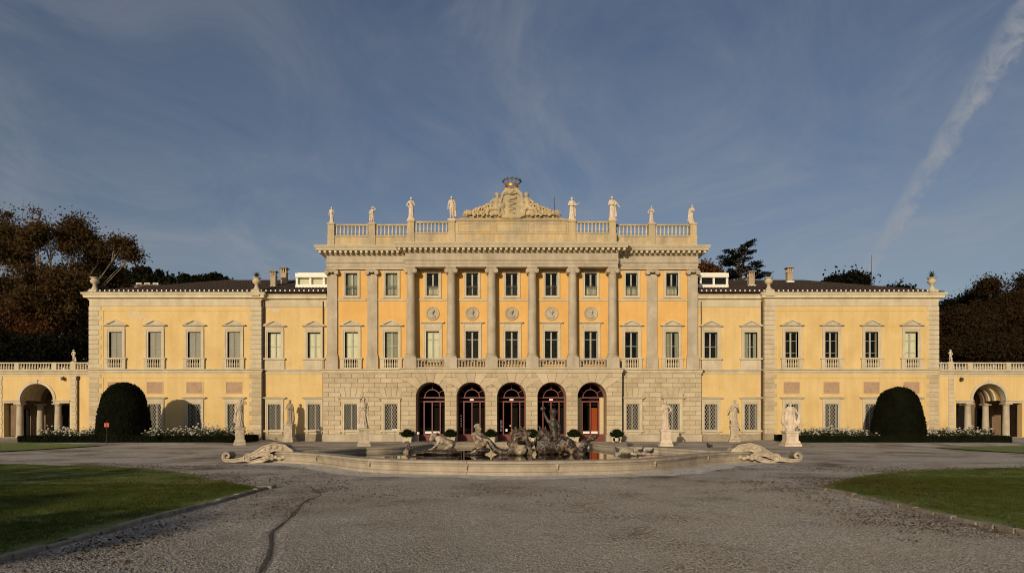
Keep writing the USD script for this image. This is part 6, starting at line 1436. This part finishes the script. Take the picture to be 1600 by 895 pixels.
# pale houses on the slope behind the trees
def house(label, px, py, Y, w, h, rh=1.6):
    x, z = PX(px, Y), PZ(py, Y); t = thing('house', label, 'house', (x, Y, 0)); w /= 2
    obj('wall', MB().box(-w, w, 0, 7, z - h - 6, z), 'house_wall', t)
    obj('roof', MB().poly(Polygon([(-w - .5, z), (w + .5, z), (w * .5, z + rh), (-w * .5, z + rh)]), -.6, 7.6), 'house_roof', t)
    for i in range(3):
        for j in range(2): 
            wn = part('window', t); c_ = -w * .66 + i * w * .66; zb = z - h + .4 + j * 2.7
            obj('frame', MB().poly(sbox(c_ - .62, zb - .1, c_ + .62, zb + 1.6).difference(sbox(c_ - .5, zb, c_ + .5, zb + 1.5)), -.06, .02), 'white_paint', wn); obj('shutter', MB().box(c_ - .5, c_ + .5, -.03, .02, zb, zb + 1.5), 'shutter_paint', wn)
house('pale house glimpsed through the left trees above the balustrade', 68, 497, 125, 9, 4)
house('pale house glimpsed behind the left trees beside the palace corner', 128, 492, 122, 6, 3.6)
house('low pale house with a flat roof beyond the left roof corner', 230, 446.5, 150, 6, 4, .25)

# clipped yew domes
def topiary(label, px, Y, hw, h, seed):
    x = PX(px, Y); z0 = gz(x, Y); t = thing('topiary', label, 'topiary', (x, Y, z0)); r = np.random.default_rng(seed)
    pz = np.array([0, .12, .34, .55, .70, .82, .90, .95, .985, 1.0]) * h; pr_ = np.array([1.04, 1.0, .945, .865, .785, .68, .55, .42, .22, .0]) * hw
    n = 40; a = np.arange(n) * 2 * PI / n; zz = np.linspace(0, h, 40); rr = np.interp(zz, pz, pr_)
    v = np.stack([np.outer(rr, np.cos(a)), np.outer(rr, np.sin(a)), np.repeat(zz[:, None], n, 1)], -1).reshape(-1, 3); b = (meshkit.fbm(v * 1.4 + seed, 4, seed) - .5) * .16
    v[:, :2] *= (1 - .05 + b / hw)[:, None]
    f = [(i * n + j, i * n + (j + 1) % n, (i + 1) * n + (j + 1) % n, (i + 1) * n + j) for i in range(39) for j in range(n)]
    obj('inner_growth', MB().add(v, f), 'yew_leaf', t, smooth=True)
    k_ = 26000; zz = h * r.random(k_) ** .75; aa = r.uniform(0, 2 * PI, k_); rr = np.interp(zz, pz, pr_)
    p = np.c_[rr * np.cos(aa), rr * np.sin(aa), zz]; nr = np.c_[np.cos(aa), np.sin(aa), .25 + 1.2 * (zz / h) ** 4]; nr /= np.linalg.norm(nr, axis=1, keepdims=True)
    p += nr * ((meshkit.fbm(p * 1.4 + seed, 4, seed) - .5) * .16 + r.normal(0, .04, k_) - .02)[:, None]
    obj('foliage', quads(p, .085, r, nrm=nr), 'yew_leaf', t)
    obj('trunk', MB().tube([(0, 0, -.1), (0, 0, h * .6)], [.2, .12], 8), 'dark_bark', t)
topiary('tall dark clipped yew dome in the left rose bed', 193.5, 50.0, 1.93, PZ(598.3, 50.0) - .1, 3)
topiary('dark clipped yew dome in the right rose bed, slightly lower', 1403, 50.0, 1.9, PZ(605.8, 50.0) - .1, 4)
# rose beds edged with clipped box
def rose_bed(label, px0, px1, Y, seed):
    x0, x1 = PX(px0, Y), PX(px1, Y); t = thing('rose_bed', label, 'flower bed'); r = np.random.default_rng(seed); z0 = .10
    W = 4.8; hh = .46; hd_ = .55
    for a, b, c_, d_ in ((x0, x1, Y, Y + hd_), (x0, x0 + hd_, Y + hd_, Y + W), (x1 - hd_, x1, Y + hd_, Y + W)):
        n = int(((b - a) * 1.0 + (d_ - c_)) * 900); m = MB().box(a + .04, b - .04, c_ + .04, d_ - .04, z0 - .1, z0 + hh - .05)
        u = r.random((n, 3)); p = np.c_[a + u[:, 0] * (b - a), c_ + u[:, 1] * (d_ - c_), z0 + u[:, 2] * hh]; s_ = r.integers(0, 3, n)
        p[s_ == 0, 1] = c_ + r.normal(0, .03, (s_ == 0).sum()); p[s_ == 1, 2] = z0 + hh + r.normal(0, .035, (s_ == 1).sum())
        p[:, 2] += .06 * (meshkit.fbm(p * 1.2, 3, seed) - .5)
        v, f = quads(p, .075, r); m.add(v, f); obj('box_hedge', m, 'box_leaf', t)
    obj('soil', MB().box(x0 + .3, x1 - .3, Y + .3, Y + W - .1, -.1, z0 + .06), 'hill_soil', t)
    k_ = int((x1 - x0) * 10); bx_ = r.uniform(x0 + .6, x1 - .6, k_); by = r.uniform(Y + .75, Y + W - .6, k_); bh = r.uniform(.55, .95, k_)
    tp = 193.5 if x0 < 0 else 1403
    ok = np.hypot(bx_ - PX(tp, 50), by - 50) > 2.2; bx_, by, bh = bx_[ok], by[ok], bh[ok]; k_ = len(bx_)
    p = np.repeat(np.c_[bx_, by, z0 + bh * .7], 150, 0) + r.normal(size=(k_ * 150, 3)) * [.25, .25, .19]; obj('rose_leaves', quads(p, .075, r), 'rose_leaf', t, kind='stuff')
    m = MB()
    for x, y, h in zip(bx_, by, bh): m.tube([(x, y, z0), (x + r.normal(0, .05), y, z0 + h * .5), (x + r.normal(0, .12), y, z0 + h)], [.015, .012, .006], 4)
    obj('rose_stems', m, 'dark_bark', t, kind='stuff')
    m = MB()
    for x, y, h in zip(bx_, by, bh):
        for q_ in range(r.integers(3, 9)):
            c_ = (x + r.normal(0, .24), y + r.normal(0, .24), z0 + h * .95 + r.normal(0, .17) + (.28 if r.random() < .07 else 0)); s_ = r.uniform(.05, .092); m.ell(c_, (s_, s_, s_ * .8), 1, int(r.integers(99)), .25)
    obj('rose_blooms', m, 'rose_white', t, kind='stuff')
rose_bed('long bed of white roses edged with clipped box along the left wing', 27, 366, 48.3, 5)
rose_bed('long bed of white roses edged with clipped box along the right wing', 1249, 1582, 48.3, 6)
# planters at the porch
def planter(label):
    t = thing('planter', label, 'planter', group='planters along the porch')
    b = MB().sweep([(-.34, .26), (-.34, -.26), (.34, -.26), (.34, .26), (-.34, .26)][:4], [(-.2, .08), (0, .08), (.05, .34), (.09, .36), (.09, .42), (-.2, .42)]).box(-.3, .3, -.24, .26, .08, .36).box(-.36, -.2, -.28, .28, 0, .08).box(.2, .36, -.28, .28, 0, .08)
    obj('trough', b, 'trim_stone', t); r = np.random.default_rng(8)
    c = sphere_pts(170, r) * (r.random((170, 1)) ** .4) * [.55, .42, .34] + [0, 0, .66]; c[:, 2] = np.maximum(c[:, 2], .34)
    p = np.repeat(c, 16, 0) + r.normal(size=(170 * 16, 3)) * .06; obj('shrub', quads(p, .075, r), 'pot_leaf', t); return t
names = ['before the pier left of all arches', 'between the first and second arches', 'between the second and third arches', 'behind the fish sculpture, between the third and fourth arches', 'between the fourth and fifth arches', 'right of the fifth arch with the red curtain']
src = None
for i, (px, lab) in enumerate(zip((636.5, 703.5, 767, 832, 896.5, 963.5), names)):
    lab = 'stone planter with green shrub ' + lab
    loc = (PX(px, 53.3), 53.3, 0)
    if src is None: src = planter(lab); UsdGeom.Xformable(src).AddTranslateOp().Set(Gf.Vec3d(*loc))
    else: dup(src, loc, (.1, -.15, 3.14, .05, 3.0)[i - 1], lab)
# small fittings
t = thing('warning_sign', 'small red sign on a thin post at the tip of the left back lawn', 'sign', (PX(167, 44.3), 44.3, 0))
obj('post', MB().tube([(0, 0, -.1), (0, 0, .8), (0, 0, 1.75)], .022, 8), 'iron', t)
obj('board', MB().box(-.17, -.012, -.04, -.015, 1.34, 1.62, .006).box(.012, .17, -.04, -.015, 1.34, 1.62, .006), 'sign_red', t)
obj('clamp', MB().box(-.15, .15, -.016, .0, 1.45, 1.5), 'iron', t)
t = thing('sign_stand', 'thin metal reading stand left of the porch beneath a grilled window', 'sign stand', (PX(617, 52.6), 52.6, 0))
for s_ in (-1, 1): obj('leg', MB().tube([(s_ * .03, 0, 0), (s_ * .03, 0, 1.0)], .012, 6), 'lamp_metal', t)
obj('foot', MB().box(-.2, .2, -.15, .15, 0, .02, .004), 'lamp_metal', t); obj('panel', MB().mb(MB().box(-.2, .2, -.14, .14, -.01, .01, .003), rot('x', .5), (0, 0, 1.05)), 'paper_white', t)
t = thing('bollard_lamp', 'short pale bollard lamp at the left jamb of the first arch', 'bollard', (PX(653.5, 53.2), 53.2, 0))
obj('post', MB().lathe([(.09, 0), (.09, .03), (.045, .05), (.045, .66), (.05, .68)], n=12), 'lamp_metal', t, smooth=40); obj('head', MB().lathe([(.10, .66), (.11, .68), (.11, .80), (.07, .84), (.0, .85)], n=14), 'paper_white', t, smooth=40)
# trees of the park behind the viewer and to the left; their long evening shadows reach the lawn
G5 = 'park trees behind the viewer'
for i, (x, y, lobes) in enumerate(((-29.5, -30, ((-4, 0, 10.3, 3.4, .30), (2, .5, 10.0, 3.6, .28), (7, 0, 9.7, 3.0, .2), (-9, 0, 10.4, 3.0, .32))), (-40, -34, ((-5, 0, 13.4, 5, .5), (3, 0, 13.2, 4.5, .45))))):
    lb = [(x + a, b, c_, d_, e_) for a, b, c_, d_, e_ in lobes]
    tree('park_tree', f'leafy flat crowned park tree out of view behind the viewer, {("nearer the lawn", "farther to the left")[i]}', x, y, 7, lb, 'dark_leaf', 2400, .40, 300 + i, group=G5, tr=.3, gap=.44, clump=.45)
r = np.random.default_rng(5); n = 15000
xx = r.uniform(-150, 150, n); hh = 13 + 4 * meshkit.fbm(np.c_[xx * .08, 0 * xx, 0 * xx], 3, 4); p = np.c_[xx, -112 + r.normal(0, 3, n), hh * r.random(n)]
obj('park_woods', quads(p, 2.8, r), 'dark_leaf', kind='stuff')  # unseen tree line added so panes mirror dark foliage, not bright sky
